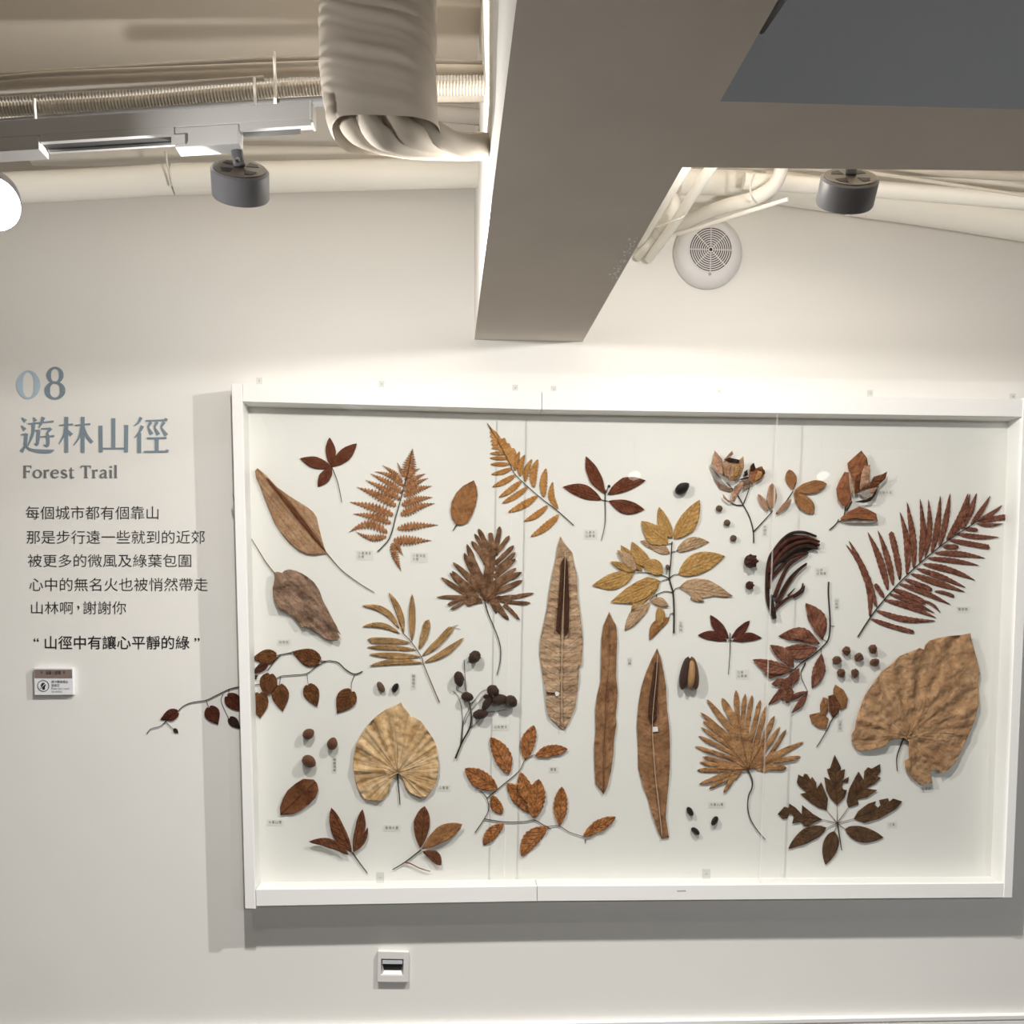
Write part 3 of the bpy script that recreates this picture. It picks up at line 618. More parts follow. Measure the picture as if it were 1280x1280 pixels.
# ---- lobed brown leaf
q = crop(540, 650, .140625)
o = spec_at('lobed_leaf', q((570, 1560))[0], 'dark brown deeply lobed leaf on a long curving stalk, upper centre')
ps = [q((470, 732), (425, 660), (455, 500), (480, 350), (502, 230), (500, 120), (520, 112), (540, 120), (556, 230), (565, 300), (552, 420), (540, 560), (520, 680))]
for b, t, w0, w1 in (((500, 290), (412, 78), 70, 44), ((490, 330), (378, 122), 60, 36), ((480, 390), (352, 188), 62, 46), ((465, 570), (310, 215), 70, 50), ((440, 600), (285, 292), 66, 50), ((425, 620), (185, 378), 90, 44), ((410, 650), (177, 455), 66, 40), ((400, 690), (158, 470), 66, 40), ((400, 700), (82, 510), 66, 40), ((420, 705), (40, 685), 70, 26), ((300, 680), (138, 755), 50, 34), ((330, 700), (162, 796), 46, 26), ((440, 715), (300, 752), 60, 50),
                     ((560, 260), (602, 57), 70, 44), ((560, 310), (688, 140), 60, 42), ((560, 390), (727, 228), 64, 44), ((555, 450), (742, 287), 64, 44), ((550, 510), (742, 345), 62, 44), ((540, 570), (747, 428), 66, 44), ((530, 610), (798, 465), 80, 48), ((520, 660), (803, 538), 80, 50), ((500, 705), (905, 650), 80, 32), ((600, 715), (875, 738), 50, 34), ((540, 705), (682, 888), 110, 34), ((640, 750), (778, 888), 60, 26), ((520, 700), (572, 832), 90, 24)):
    b, t = q(b, t); ps.append(finger(b, t, w0 * .108, w1 * .13, .03 * math.sin(b[0] + t[1])))
leaf(o, ps, L_lobe, q((470, 732), (520, 112)), lift=3, crinkle=2, step=3)
stem(o, [(606, 753), (610, 766.7), (616, 780.8), (623, 799), (625.6, 812.5), (625, 827.5), (621.2, 843.7)], 1.1, M_twigb)
rl = [q((472, 725), (500, 560), (520, 350), (528, 200))] + [q((472, 720), t) for t in ((430, 600), (330, 420), (250, 460), (120, 560), (620, 560), (700, 500), (720, 620), (620, 790))]
stem(o, rl, .5, L_choc, name='vein', lift=7.5)
# ---- bird nest fern leaf
q = crop(640, 660, .203125)
o = spec_at('strap_leaf', q((305, 1230))[0], 'broad pale strap leaf with two dark spore bands near its tip')
leaf(o, q((297, 52), (325, 100), (370, 150), (380, 220), (398, 290), (402, 420), (415, 500), (425, 600), (436, 700), (426, 845), (410, 855), (408, 930), (403, 1000), (388, 1100), (352, 1190), (325, 1237), (290, 1230), (270, 1200), (225, 1160), (210, 1100), (205, 1000), (187, 900), (168, 780), (175, 680), (195, 590), (215, 490), (226, 400), (245, 300), (265, 200), (280, 110)), L_nest, q((305, 1230), (300, 52)), lift=3.5, crinkle=3.2, freq=.09, step=3, aniso=(1.6, .35))
leaf(o, q((322, 175), (300, 215), (292, 330), (283, 450), (272, 560), (268, 630), (290, 660), (298, 600), (306, 450), (318, 300)), L_spore, q((285, 660), (322, 175)), lift=12, crinkle=.4, step=3, name='spore_band')
leaf(o, q((328, 175), (342, 215), (345, 330), (350, 450), (348, 560), (345, 640), (325, 668), (318, 600), (318, 450), (324, 300)), L_spore, q((330, 660), (328, 175)), lift=12, crinkle=.4, step=3, name='spore_band')
stem(o, q((303, 1225), (302, 900), (306, 660), (316, 420), (325, 150)), .9, M_rib, name='midrib', lift=11.4)
slab('white_dot', q((264, 1017), (270, 1006), (282, 1008), (290, 1020), (284, 1034), (270, 1033)), YB - .0125, YB - .012, M_white, o)
slab('tear', q((212, 1010), (264, 1014), (264, 1022), (212, 1018)), YB - .0118, YB - .0113, L_black, o)
# ---- two long leaves
q = crop(720, 750, .2421875)
o = spec_at('strap_leaf', q((135, 990))[0], 'narrow mottled strap leaf between the other two strap leaves')
leaf(o, q((170, 60), (185, 100), (205, 130), (211, 200), (207, 300), (205, 400), (214, 470), (211, 520), (204, 600), (207, 640), (195, 720), (190, 800), (180, 880), (160, 960), (140, 1000), (125, 975), (100, 950), (95, 880), (92, 760), (100, 680), (98, 560), (110, 480), (125, 420), (128, 300), (130, 200), (140, 130)), L_nest2, q((140, 1000), (170, 60)), lift=4, crinkle=2.2, freq=.06, step=3)
stem(o, q((140, 985), (142, 780), (156, 480), (170, 300), (172, 130)), .6, L_choc, name='midrib', lift=9)
o = spec_at('strap_leaf', q((440, 1225))[0], 'long dark brown strap leaf with one spore band at its top')
leaf(o, q((418, 248), (435, 300), (450, 370), (462, 450), (468, 560), (478, 650), (483, 750), (482, 860), (475, 960), (466, 1050), (460, 1120), (474, 1200), (478, 1225), (440, 1232), (420, 1190), (390, 1100), (370, 1030), (345, 960), (320, 870), (318, 760), (312, 650), (320, 540), (335, 450), (360, 370), (390, 300)), L_nest2, q((440, 1225), (418, 248)), lift=4, crinkle=2, freq=.05, step=3, aniso=(1.2, .5))
leaf(o, q((405, 318), (420, 325), (420, 420), (416, 520), (412, 615), (385, 640), (370, 600), (375, 500), (390, 400)), L_spore, q((385, 640), (410, 320)), lift=10, crinkle=.4, step=3, name='spore_band')
stem(o, q((440, 1215), (420, 1030), (405, 900), (390, 640), (410, 400), (417, 280)), .9, M_rib, name='midrib', lift=9.4)
slab('white_patch', q((392, 655), (421, 654), (425, 678), (396, 681)), YB - .0105, YB - .010, M_white, o)
# ---- open pod
q = crop(720, 750, .2421875)
o = spec_at('open_pod', (860, 862), 'split open brown seed pod standing upright beside the strap leaf', 'seed pod')
for s, an in ((-1, 100), (1, 82)):
    seed('shell', (860 + s * 5.4, 841), 43, 12.5, an - 180 * 0, M_pod if s < 0 else M_brownseed, '', '', parent=o, depth=15)
seed('pith', (861.2, 842), 37, 10.5, 92, M_pith, '', '', parent=o, depth=19, knob=.15)
# ---- dark bundle of strands
q = crop(840, 640, .171875)
o = spec_at('strand_bundle', q((740, 780))[0], 'antler like bundle of dark red brown strands', 'dried plant')
leaf(o, q((715, 330), (790, 220), (860, 165), (980, 175), (1055, 250), (960, 300), (860, 345), (740, 390)), L_black, lift=5, crinkle=4, step=3, freq=.12, name='matted_mass', aniso=(.5, 2))
for i, (pts, r) in enumerate(((((738, 775), (693, 650), (685, 500), (700, 350), (745, 270), (800, 200), (865, 155), (950, 148), (1042, 178)), 2.6), (((690, 450), (730, 320), (800, 235), (860, 200), (960, 185), (1062, 218)), 3.0), (((700, 420), (790, 300), (880, 235), (990, 215), (1060, 245)), 3.2), (((740, 380), (850, 290), (950, 250), (1045, 268)), 3.2),
                               (((712, 490), (800, 390), (880, 320), (985, 298)), 2.2), (((735, 620), (790, 480), (850, 380), (975, 300)), 2.6), (((750, 660), (800, 560), (850, 480), (920, 410), (972, 373)), 1.9), (((765, 660), (830, 540), (900, 440), (970, 382)), 1.6), (((720, 740), (760, 690), (830, 630), (890, 600), (935, 560), (947, 518)), 2.0), (((880, 620), (940, 580), (957, 535)), 1.6), (((835, 610), (887, 556)), 1.2), (((700, 560), (720, 430), (790, 340), (900, 280)), 2.2), (((738, 775), (725, 690), (712, 600)), 3.0))):
    pp = [W(x, y, YB) for x, y in q(*pts)]; pp = [Vector((p.x, YB - r * .0022 - .002 - .0015 * (i % 4), p.z)) for p in pp]
    tube('strand', pp, lambda s, r=r: r * .0021 * (1 - .5 * s * s), L_antler if i % 3 else L_black, o, 8)
# ---- sprig below
o = spec_at('leaf_sprig', q((408, 1180))[0], 'dark maroon sprig of four spreading leaflets below the ochre branch', 'leaf sprig')
for b, t, wd, bd in (((412, 922), (275, 748), 76, -.04), ((400, 938), (185, 895), 72, .08), ((428, 918), (564, 788), 58, .04), ((435, 938), (652, 915), 66, -.08)):
    b, t = q(b, t); leaf(o, lance(b, t, wd * .171875, .5, bd), L_red2, (b, t), step=3, name='leaflet', curl=.8)
stem(o, [q((420, 880), (420, 1000), (408, 1180)), q((420, 930), (404, 938)), q((420, 930), (436, 938))], .9, M_twig)
# ---- red shrub branch
q = crop(930, 740, .15625); q2 = crop(840, 640, .171875)
o = spec_at('leafy_branch', (989.4, 838.4), 'arching thorny branch of wrinkled reddish leaves', 'branch')
stem(o, q2((1135, 508), (1133, 600), (1145, 780)) + q((680, 330), (660, 395), (610, 450), (540, 510), (450, 570), (380, 630), (290, 652)), 1.4, M_twigb)
stem(o, [q((684, 270), (722, 272)), q((660, 395), (620, 375)), q((490, 570), (450, 650)), q((490, 560), (452, 660), (507, 795)), q((440, 610), (350, 740)), q((450, 570), (440, 555)), q((615, 450), (612, 495))], .6, M_twigb, name='twig')
for b, t, wd, m, bd, lf in (((622, 385), (487, 88), 132, L_shrub, .1, 5), ((600, 415), (268, 355), 112, L_shrub, .14, 6), ((585, 450), (285, 470), 128, L_shrub, -.06, 4), ((395, 602), (200, 422), 100, L_shrub, .06, 6), ((390, 625), (63, 540), 110, L_shrub, -.06, 4), ((613, 490), (540, 772), 98, L_shrub, -.05, 4), ((432, 610), (368, 752), 78, L_shrub, .05, 4), ((375, 675), (188, 905), 66, L_shrub, -.05, 4), ((505, 792), (325, 885), 50, L_shrub, .05, 5), ((507, 800), (372, 968), 46, L_shrub, -.04, 3)):
    b, t = q(b, t); leaf(o, lance(b, t, wd * .15625, .5, bd, teeth=8, ta=.04), m, (b, t), step=3.5, lift=lf, crinkle=3, curl=1.5, freq=.1)
for p, lf in ((q((210, 735), (260, 688), (320, 690), (302, 740), (250, 755)), 6), (q((320, 690), (382, 660), (345, 750), (280, 800), (290, 750)), 5), (q((150, 650), (270, 640), (385, 628), (300, 665), (200, 692)), 3), (q((295, 790), (370, 755), (392, 800), (352, 885), (298, 862)), 6)):
    leaf(o, p, L_shrub, lift=lf, crinkle=2.5, step=3.5, freq=.12)
# ---- seven seeds
for c, an, where in (((1056.3, 813), 80, 'upper left one'), ((1089, 811), 60, 'upper right one'), ((1071.4, 821.3), 20, 'middle one'), ((1044, 825), 10, 'leftmost one'), ((1091, 827.8), -30, 'rightmost one'), ((1049.5, 840.8), 60, 'lower left one'), ((1067, 841), 95, 'lower middle one')):
    o = seed('seed', c, 12, 11, an, M_brownseed, where + ' of seven brown angular seeds under the red fern', 'seed', 'seven brown angular seeds', point=.8, knob=.5, facet=True)
# ---- small brown sprig
o = spec_at('leaf_sprig', q((577, 1238))[0], 'small brown sprig of overlapping rounded leaves left of the giant leaf', 'leaf sprig')
for p, m, lf in ((q((725, 738), (790, 780), (826, 850), (817, 920), (770, 942), (712, 850), (710, 780)), L_oval, 3), (q((628, 840), (665, 850), (672, 950), (650, 992), (605, 960), (603, 900)), L_oval, 3), (q((665, 830), (710, 815), (760, 900), (745, 970), (700, 1002), (670, 930)), L_choc, 7), (q((518, 980), (600, 960), (672, 1010), (650, 1090), (590, 1087), (540, 1050)), L_oval, 4)):
    leaf(o, p, m, lift=lf, crinkle=1.5, step=3)
stem(o, q((745, 968), (700, 1020), (650, 1120), (577, 1238)), 1.0, M_twigb)
# ---- giant leaf
q = crop(1050, 780, .171875)
o = spec_at('giant_leaf', q((458, 828))[0], 'giant wrinkled brown heart shaped leaf at the far right')
leaf(o, q((924, 65), (870, 80), (780, 85), (700, 100), (640, 120), (612, 150), (603, 185), (560, 172), (500, 195), (420, 235), (350, 290), (290, 350), (220, 430), (170, 520), (130, 620), (100, 700), (90, 760), (72, 800), (75, 850), (100, 895), (125, 920), (180, 912), (250, 900), (310, 880), (350, 842), (400, 822), (455, 825), (482, 850), (480, 920), (475, 970), (455, 990), (460, 1040), (490, 1090), (530, 1135), (575, 1155), (580, 1178), (590, 1155), (652, 1148), (652, 1100), (633, 1058), (700, 1053), (712, 1080), (770, 1050), (820, 1000), (860, 930), (900, 830), (930, 770), (960, 690), (985, 580), (990, 440), (995, 350), (975, 260), (955, 200), (940, 130)),
     L_giant, q((470, 830), (922, 70)), lift=7, crinkle=3.5, freq=.085, step=2.3, radial=(q((480, 810))[0], 10., 7.))
stem(o, [q((465, 825), (520, 740), (590, 600), (610, 400), (605, 190)), q((480, 800), (700, 600), (900, 300)), q((470, 820), (650, 780), (860, 800)), q((470, 810), (300, 740), (130, 760)), q((480, 790), (430, 560), (330, 420)), q((500, 850), (600, 960), (720, 1030))], .5, L_giant, name='vein', lift=15)
stem(o, q((460, 828), (425, 910), (407, 980), (413, 1070)), 1.2, M_twigb)
# ---- palmate leaf
q = crop(950, 920, .15625)
o = spec_at('palmate_leaf', q((650, 910))[0], 'dark brown palmate leaf of seven spreading notched leaflets at lower right')
stem(o, q((615, 690), (630, 790), (650, 912)), 1.2, M_twigb)
stem(o, [q((615, 695), t) for t in ((613, 545), (530, 590), (702, 570), (745, 660), (498, 665), (525, 735), (592, 765), (675, 740))], .7, M_twigp, name='petiole')
for p, t in ((q((613, 552), (560, 500), (525, 430), (510, 325), (560, 350), (532, 265), (557, 255), (575, 200), (593, 148), (620, 200), (645, 250), (640, 275), (677, 263), (668, 330), (652, 357), (707, 323), (700, 372), (665, 370), (652, 395), (660, 425), (692, 430), (670, 490)), (593, 150)), (q((705, 572), (688, 520), (710, 420), (750, 340), (785, 282), (825, 350), (830, 280), (860, 248), (890, 260), (957, 222), (960, 280), (932, 320), (962, 330), (920, 375), (850, 418), (932, 430), (850, 490), (780, 508), (787, 545)), (955, 225)), (q((530, 592), (460, 570), (400, 530), (318, 460), (370, 452), (310, 400), (290, 370), (303, 305), (340, 325), (350, 300), (375, 303), (400, 345), (415, 325), (445, 370), (450, 418), (485, 365), (510, 430), (540, 500)), (320, 320)), (q((745, 662), (780, 600), (860, 540), (922, 518), (915, 550), (940, 570), (958, 550), (948, 510), (1020, 495), (1030, 525), (1060, 498), (1132, 520), (1085, 580), (1030, 612), (950, 660), (830, 692)), (1130, 520)), (q((498, 667), (420, 620), (333, 550), (330, 622), (280, 570), (228, 536), (225, 572), (190, 562), (138, 622), (180, 662), (213, 657), (230, 620), (262, 628), (265, 655), (253, 697), (330, 685), (345, 718), (390, 720), (430, 690)), (140, 620))):
    leaf(o, p, L_palm, (p[0], q(t)[0]), lift=2.5, step=3.2, name='leaflet', curl=1)
for b, t, wd, bd in (((527, 730), (222, 902), 116, .06), ((590, 758), (520, 1028), 124, 0), ((675, 742), (985, 810), 130, .04)):
    b, t = q(b, t); leaf(o, lance(b, t, wd * .15625, .42, bd), L_palm, (b, t), step=3.2, name='leaflet', curl=1)
# ---- three black seeds
for c, an, where in (((861.7, 1013.6), 60, 'topmost one'), ((868.4, 1038.2), 40, 'lowest one'), ((892.5, 1025.3), -60, 'rightmost one')):
    seed('seed', c, 13.5, 7.5, an, M_blackseed, where + ' of three shiny black seeds under the fingered leaf', 'seed', 'three black seeds')
# ---- fingered tan leaf
q = crop(850, 840, .171875)
o = spec_at('lobed_leaf', q((615, 1215))[0], 'tan fan shaped leaf cut into many fingers on a wavy stalk')
ps = [q((490, 715), (395, 700), (390, 560), (420, 450), (435, 400), (500, 450), (530, 560), (600, 620), (560, 690))]
for b, t, w0, w1 in (((430, 500), (192, 198), 90, 38), ((440, 450), (302, 188), 90, 54), ((420, 440), (405, 132), 56, 44), ((445, 460), (470, 155), 50, 38), ((470, 490), (522, 168), 52, 42), ((500, 530), (582, 203), 58, 42), ((530, 580), (627, 243), 60, 42), ((545, 620), (682, 318), 60, 46), ((550, 650), (724, 398), 60, 38), ((640, 620), (768, 418), 46, 32), ((530, 680), (895, 508), 80, 40), ((600, 660), (875, 615), 60, 42), ((560, 690), (772, 695), 70, 50), ((560, 695), (632, 720), 50, 30),
                     ((430, 540), (146, 293), 64, 36), ((430, 560), (165, 355), 50, 36), ((420, 580), (150, 400), 50, 34), ((420, 610), (133, 465), 50, 36), ((420, 640), (107, 540), 52, 36), ((420, 680), (160, 615), 50, 42), ((430, 700), (140, 655), 50, 36), ((440, 705), (122, 715), 56, 44), ((440, 705), (137, 815), 66, 38), ((420, 715), (210, 848), 46, 36), ((420, 700), (315, 875), 60, 34), ((430, 710), (395, 780), 60, 30)):
    b, t = q(b, t); ps.append(finger(b, t, w0 * .128, w1 * .142))
leaf(o, ps, L_finger, q((490, 715), (440, 140)), lift=3, crinkle=2, step=3)
stem(o, q((490, 712), (520, 780), (520, 840), (495, 900), (490, 990), (510, 1070), (560, 1150), (617, 1215)), 1.3, M_twig)
stem(o, [q((490, 710), (450, 500), (410, 300))] + [q((490, 705), t) for t in ((560, 400), (640, 420), (760, 600), (250, 400), (230, 560), (260, 700))], .5, L_choc, name='vein', lift=7.5)
# ---- round golden leaf
q = crop(430, 860, .1171875)
o = spec_at('round_leaf', q((597, 1240))[0], 'round golden crinkled leaf with a deep notch for its dark stalk')
leaf(o, q((608, 145), (630, 190), (690, 260), (715, 310), (730, 300), (765, 315), (830, 360), (880, 430), (930, 500), (975, 580), (1000, 680), (1012, 800), (1005, 900), (985, 1000), (940, 1080), (900, 1140), (820, 1167), (740, 1132), (670, 1080), (640, 1020), (622, 950), (590, 905), (570, 905), (530, 960), (500, 1020), (480, 1110), (430, 1180), (380, 1197), (300, 1190), (230, 1182), (170, 1100), (130, 1000), (105, 860), (105, 740), (135, 600), (190, 490), (250, 400), (340, 300), (450, 225), (560, 180)),
     L_round, q((575, 905), (605, 150)), lift=5, crinkle=2.0, freq=.09, step=2.0, radial=(q((575, 890))[0], 8., 8.))
stem(o, [q((575, 895), t) for t in ((560, 580), (330, 520), (220, 760), (300, 1050), (800, 500), (900, 780), (830, 1040))], .45, L_round, name='vein', lift=11)
stem(o, q((575, 905), (577, 1000), (590, 1130), (597, 1242)), 1.3, M_twigb)
# ---- two small buds
seed('seed', (476.4, 858.5), 15, 8, 62, M_greyseed, 'left one of two small capped seeds above the round golden leaf', 'seed', 'two small capped seeds', knob=.15)
seed('seed', (494.3, 859.6), 13, 7.5, 118, M_blackseed, 'right one of two small capped seeds above the round golden leaf', 'seed', 'two small capped seeds', knob=.15)
# ---- branch with dark pods
q = crop(550, 800, .125)
o = spec_at('pod_branch', q((155, 1180))[0], 'forked black twig bearing round dark seed pods', 'branch')
stem(o, q((155, 1180), (220, 1020), (295, 880), (312, 750), (295, 620)), 1.7, M_twigb)
stem(o, [q((295, 620), (265, 520), (250, 380), (240, 195)), q((290, 885), (350, 840), (410, 780)), q((460, 722), (560, 712), (665, 692)), q((220, 1010), (235, 820), (290, 690), (400, 530), (470, 490)), q((205, 1040), (225, 780), (190, 580), (130, 510)), q((245, 840), (300, 720), (440, 560)), q((300, 640), (355, 600)), q((165, 470), (170, 500), (225, 525)), q((275, 220), (300, 200))], .6, M_twigb, name='twig')
for c, l1, w1, an, lf in (((345, 165), 17, 14, 130, 4), ((190, 382), 19, 12.5, 80, 4), ((270, 562), 15, 12, 10, 4), ((525, 497), 15.5, 14, 30, 10), ((590, 590), 19, 14, -15, 7), ((705, 605), 16.5, 14.5, 40, 5), ((400, 735), 19, 12.5, -10, 4), ((470, 625), 20, 10, 120, 6), ((480, 567), 13, 7, 10, 7)):
    seed('seed_pod', q(c)[0], l1, w1, an, M_pod, '', '', parent=o, point=.5, knob=.25, lift=lf)
# ---- orange branch
q = crop(570, 890, .1640625)
o = spec_at('leafy_branch', q((145, 915))[0], 'zigzag branch of orange brown leaves at the bottom centre', 'branch')
stem(o, [q((145, 917), (215, 812), (248, 740), (235, 655), (190, 600)), q((235, 655), (330, 575), (480, 448), (525, 365), (600, 322)), q((215, 812), (370, 835), (520, 832), (600, 822), (690, 868), (780, 865), (870, 915), (985, 950)), q((690, 868), (722, 892)), q((380, 540), (385, 525)), q((985, 965), (985, 998))], .9, M_twig)
for b, t, wd, bd, lf in (((525, 362), (592, 98), 112, -.04, 4), ((600, 330), (850, 280), 92, -.05, 4), ((405, 472), (262, 190), 132, .06, 4), ((315, 580), (68, 428), 136, -.02, 5), ((275, 632), (352, 775), 90, .06, 3), ((388, 540), (565, 765), 130, -.06, 4), ((490, 455), (600, 720), 112, .05, 6), ((590, 803), (628, 505), 138, .0, 8), ((787, 862), (805, 565), 104, 0, 4), ((365, 848), (208, 1015), 90, .08, 3), ((692, 868), (497, 1095), 124, .1, 3), ((965, 947), (1215, 795), 90, -.03, 4)):
    b, t = q(b, t); leaf(o, lance(b, t, wd * .1640625, .5, bd, p=.7, teeth=8, ta=.06), L_orange, (b, t), step=3, lift=lf, crinkle=2.2, curl=1.5, freq=.12)
# ---- three nuts and the boat shaped leaf
q = crop(320, 890, .125)
for c, l1, w1, an, where in (((386.3, 916.8), 15, 13, -35, 'upper left one'), ((416.2, 929), 15.5, 13, -75, 'right one'), ((387, 950.4), 18, 15, 35, 'lower left one')):
    o = seed('nut', c, l1, w1, an, M_brownseed, where + ' of three smooth brown nuts above the boat shaped leaf', 'nut', 'three smooth brown nuts', point=.45)
o = spec_at('boat_leaf', q((250, 1025))[0], 'shiny dark brown boat shaped leaf at the lower left')
leaf(o, q((248, 1028), (243, 950), (275, 860), (320, 780), (400, 710), (480, 660), (580, 670), (615, 710), (630, 770), (600, 850), (540, 910), (450, 975), (380, 1015), (300, 1025)), leafm('leaf_boat', (108, 62, 34), (126, 76, 44), (84, 46, 26), nscale=35, rough=.4, veins=1, slant=0, vs=.5), q((250, 1025), (600, 700)), lift=4, crinkle=1.5, curl=6)
# ---- two sprigs along the bottom
q = crop(370, 980, .1796875)
o = spec_at('leaf_sprig', q((498, 615))[0], 'left one of two dark sprigs above the bottom rail, with upright blades', 'leaf sprig')
for b, t, wd, bd, lf in (((390, 472), (247, 160), 94, -.06, 6), ((402, 470), (465, 168), 74, .04, 8), ((408, 465), (503, 296), 34, .08, 6), ((372, 483), (95, 392), 66, .12, 12)):
    b, t = q(b, t); leaf(o, lance(b, t, wd * .1797, .5, bd, p=.7), L_choc, (b, t), step=3, lift=lf, curl=2, crinkle=2)
stem(o, q((393, 472), (440, 540), (498, 617)), 1.2, M_twig)
o = spec_at('leaf_sprig', q((672, 592))[0], 'right one of two dark sprigs above the bottom rail, with a forked twig', 'leaf sprig')
for b, t, wd, bd, lf in (((868, 440), (895, 150), 112, -.03, 4), ((880, 447), (1158, 272), 112, -.05, 9), ((882, 462), (1012, 558), 76, -.14, 8)):
    b, t = q(b, t); leaf(o, lance(b, t, wd * .1797, .55, bd, p=.7), L_choc if wd < 112 or bd > -.04 else L_oval, (b, t), step=3, lift=lf, curl=2, crinkle=2)
stem(o, q((870, 455), (760, 540), (672, 592)), 1.3, M_twigb)
stem(o, q((755, 540), (800, 550), (860, 580), (935, 603)), 1.2, L_choc, name='twig', lift=4)
# ---- vine running out of the case onto the wall
q = crop(300, 780, .1328125); p2 = crop(180, 790, .140625)
o = spec_at('vine', q((1155, 445))[0], 'vine of small heart shaped brown leaves passing out of the case onto the wall', 'vine')
stem(o, [q((1155, 445), (1080, 470), (1000, 430), (930, 365), (880, 350), (815, 348), (720, 400), (630, 465), (500, 480), (390, 490), (330, 520), (200, 562), (125, 573)), q((735, 345), (815, 348)), q((490, 268), (385, 288), (335, 300)), q((385, 288), (320, 360), (260, 440))], 1.0, M_twigb)
stem(o, [q((385, 495), (370, 580)), q((632, 470), (645, 580)), q((1080, 480), (1050, 560), (1050, 640))], .55, M_twigb, name='petiole')
stem(o, [p2((880, 480), (855, 485), (760, 508), (650, 560), (555, 605), (430, 625), (350, 660), (300, 710), (240, 740), (195, 795), (150, 835), (65, 860), (30, 905))], 1.0, M_twigb, yb=0)
stem(o, [p2((195, 795), (240, 840), (280, 870)), p2((555, 605), (582, 680)), p2((760, 510), (750, 570)), p2((705, 550), (690, 620), (760, 775))], .55, M_twigb, name='petiole', yb=0)
cl = lambda P, x, s: [((max(a, x) if s > 0 else min(a, x)), b) for a, b in P]
for b, t, wd, m, lf in (((335, 300), (112, 325), 142, L_vine, 3), ((252, 375), (120, 470), 78, L_vdark, 5), ((285, 475), (245, 690), 168, L_vine, 5), ((185, 655), (192, 890), 170, L_vine, 3), ((370, 580), (405, 825), 166, L_vine, 3), ((645, 578), (730, 778), 150, L_vine, 3), ((1050, 635), (912, 842), 190, L_vine, 3), ((742, 345), (488, 258), 168, L_vine, 3)):
    b, t = q(b, t); leaf(o, cl(heart(b, t, wd * .1328), 317.5, 1), m, (b, t), step=3, lift=lf, curl=1)
leaf(o, q((122, 490), (150, 478), (178, 485), (160, 500), (160, 520), (130, 520)), L_black, lift=4, step=3)
for b, t, wd, m in (((300, 712), (148, 777), 104, L_vdark), ((582, 672), (662, 822), 138, L_vdark), ((745, 570), (905, 705), 140, L_vdark), ((765, 765), (862, 858), 84, L_black), ((270, 860), (310, 900), 34, L_black)):
    b, t = p2(b, t); leaf(o, cl(heart(b, t, wd * .1406), 304, -1), m, (b, t), step=3, lift=2.5, curl=1, yb=0)

# ================================================================ WRITING
M_ink = plain('ink_black', srgb(52, 51, 50), .7, var=.1)
M_inkg = plain('ink_grey', srgb(128, 126, 120), .7, var=.1)
M_vinyl = plain('vinyl_steel', srgb(132, 148, 160), .35, var=.18, scale=9)
M_vinyl2 = plain('vinyl_pale_blue', srgb(182, 202, 216), .35, var=.15, scale=22)
M_inks = plain('ink_slate', srgb(118, 120, 124), .6, var=.1)
def text_verts(s, offset=0.):
    cu = bpy.data.curves.new('glyphs', 'FONT'); cu.body = s; cu.size = 1; cu.offset = offset; cu.fill_mode = 'FRONT'; cu.resolution_u = 4
    ob = bpy.data.objects.new('glyphs', cu); COL.objects.link(ob)
    dg = bpy.context.evaluated_depsgraph_get(); me = bpy.data.meshes.new_from_object(ob.evaluated_get(dg))
    v = [(p.co.x, p.co.y) for p in me.vertices]; f = [tuple(p.vertices) for p in me.polygons]
    bpy.data.objects.remove(ob); bpy.data.curves.remove(cu); bpy.data.meshes.remove(me); return v, f
def writing(name, s, box, mat, y, parent=None, offset=0., cells=False, vertical=False):
    """lettering fitted to a box of photo pixels on the plane at depth y; cells = one cell per character"""
    x0, y0, x1, y1 = box; V = []; Fc = []
    def put(s_, bx):
        v, f = text_verts(s_, offset)
        if not v: return
        ax, bx_ = min(p[0] for p in v), max(p[0] for p in v); ay, by = min(p[1] for p in v), max(p[1] for p in v)
        o = len(V)
        for px, py in v:
            uu = (px - ax) / max(1e-6, bx_ - ax); vv = (py - ay) / max(1e-6, by - ay)
            V.append(W(bx[0] + uu * (bx[2] - bx[0]), bx[3] - vv * (bx[3] - bx[1]), y))
        for q_ in f: Fc.append(tuple(i + o for i in q_))
    if vertical:
        n = len(s)
        for i, ch in enumerate(s): put(ch, (x0, y0 + (y1 - y0) * (i + .08) / n, x1, y0 + (y1 - y0) * (i + .92) / n))
    elif isinstance(s, list):
        for ch, bx_ in s: put(ch, bx_)
    elif cells:
        n = len(s)
        for i, ch in enumerate(s): put(ch, (x0 + (x1 - x0) * (i + .1) / n, y0, x0 + (x1 - x0) * (i + .85) / n, y1))
    else: put(s, box)
    o = mesh_obj(name, V, Fc, mat, parent)
    return o
def wall_text(name, s, box, mat, label, offset=0.):
    o = writing(name, s, box, mat, -.0012, None, offset); return tag(o, label, 'wall lettering', 'exhibit text on the wall')
wall_text('text_line', '每個城市都有個靠山', (32.2, 632.5, 198, 649.2), M_ink, 'first short line of black Chinese verse on the left wall', -.003)
wall_text('text_line', '那是步行遠一些就到的近郊', (33.3, 663, 256, 679.7), M_ink, 'second line of black Chinese verse on the left wall', -.003)
wall_text('text_line', '被更多的微風及綠葉包圍', (35, 692.6, 239, 708.8), M_ink, 'third line of black Chinese verse, in the middle of the five', -.003)
wall_text('text_line', '心中的無名火也被悄然帶走', (36.8, 722.2, 259.8, 738.8), M_ink, 'fourth line of black Chinese verse, the longest one', -.003)
wall_text('text_line', [('山林啊', (39, 752, 91.6, 767.6)), (',', (96.5, 757, 99.3, 762.6)), ('謝謝你', (104, 751.5, 157.6, 767.8))], (39, 751.5, 157.6, 767.8), M_ink, 'fifth and shortest line of black Chinese verse, with a comma', -.003)
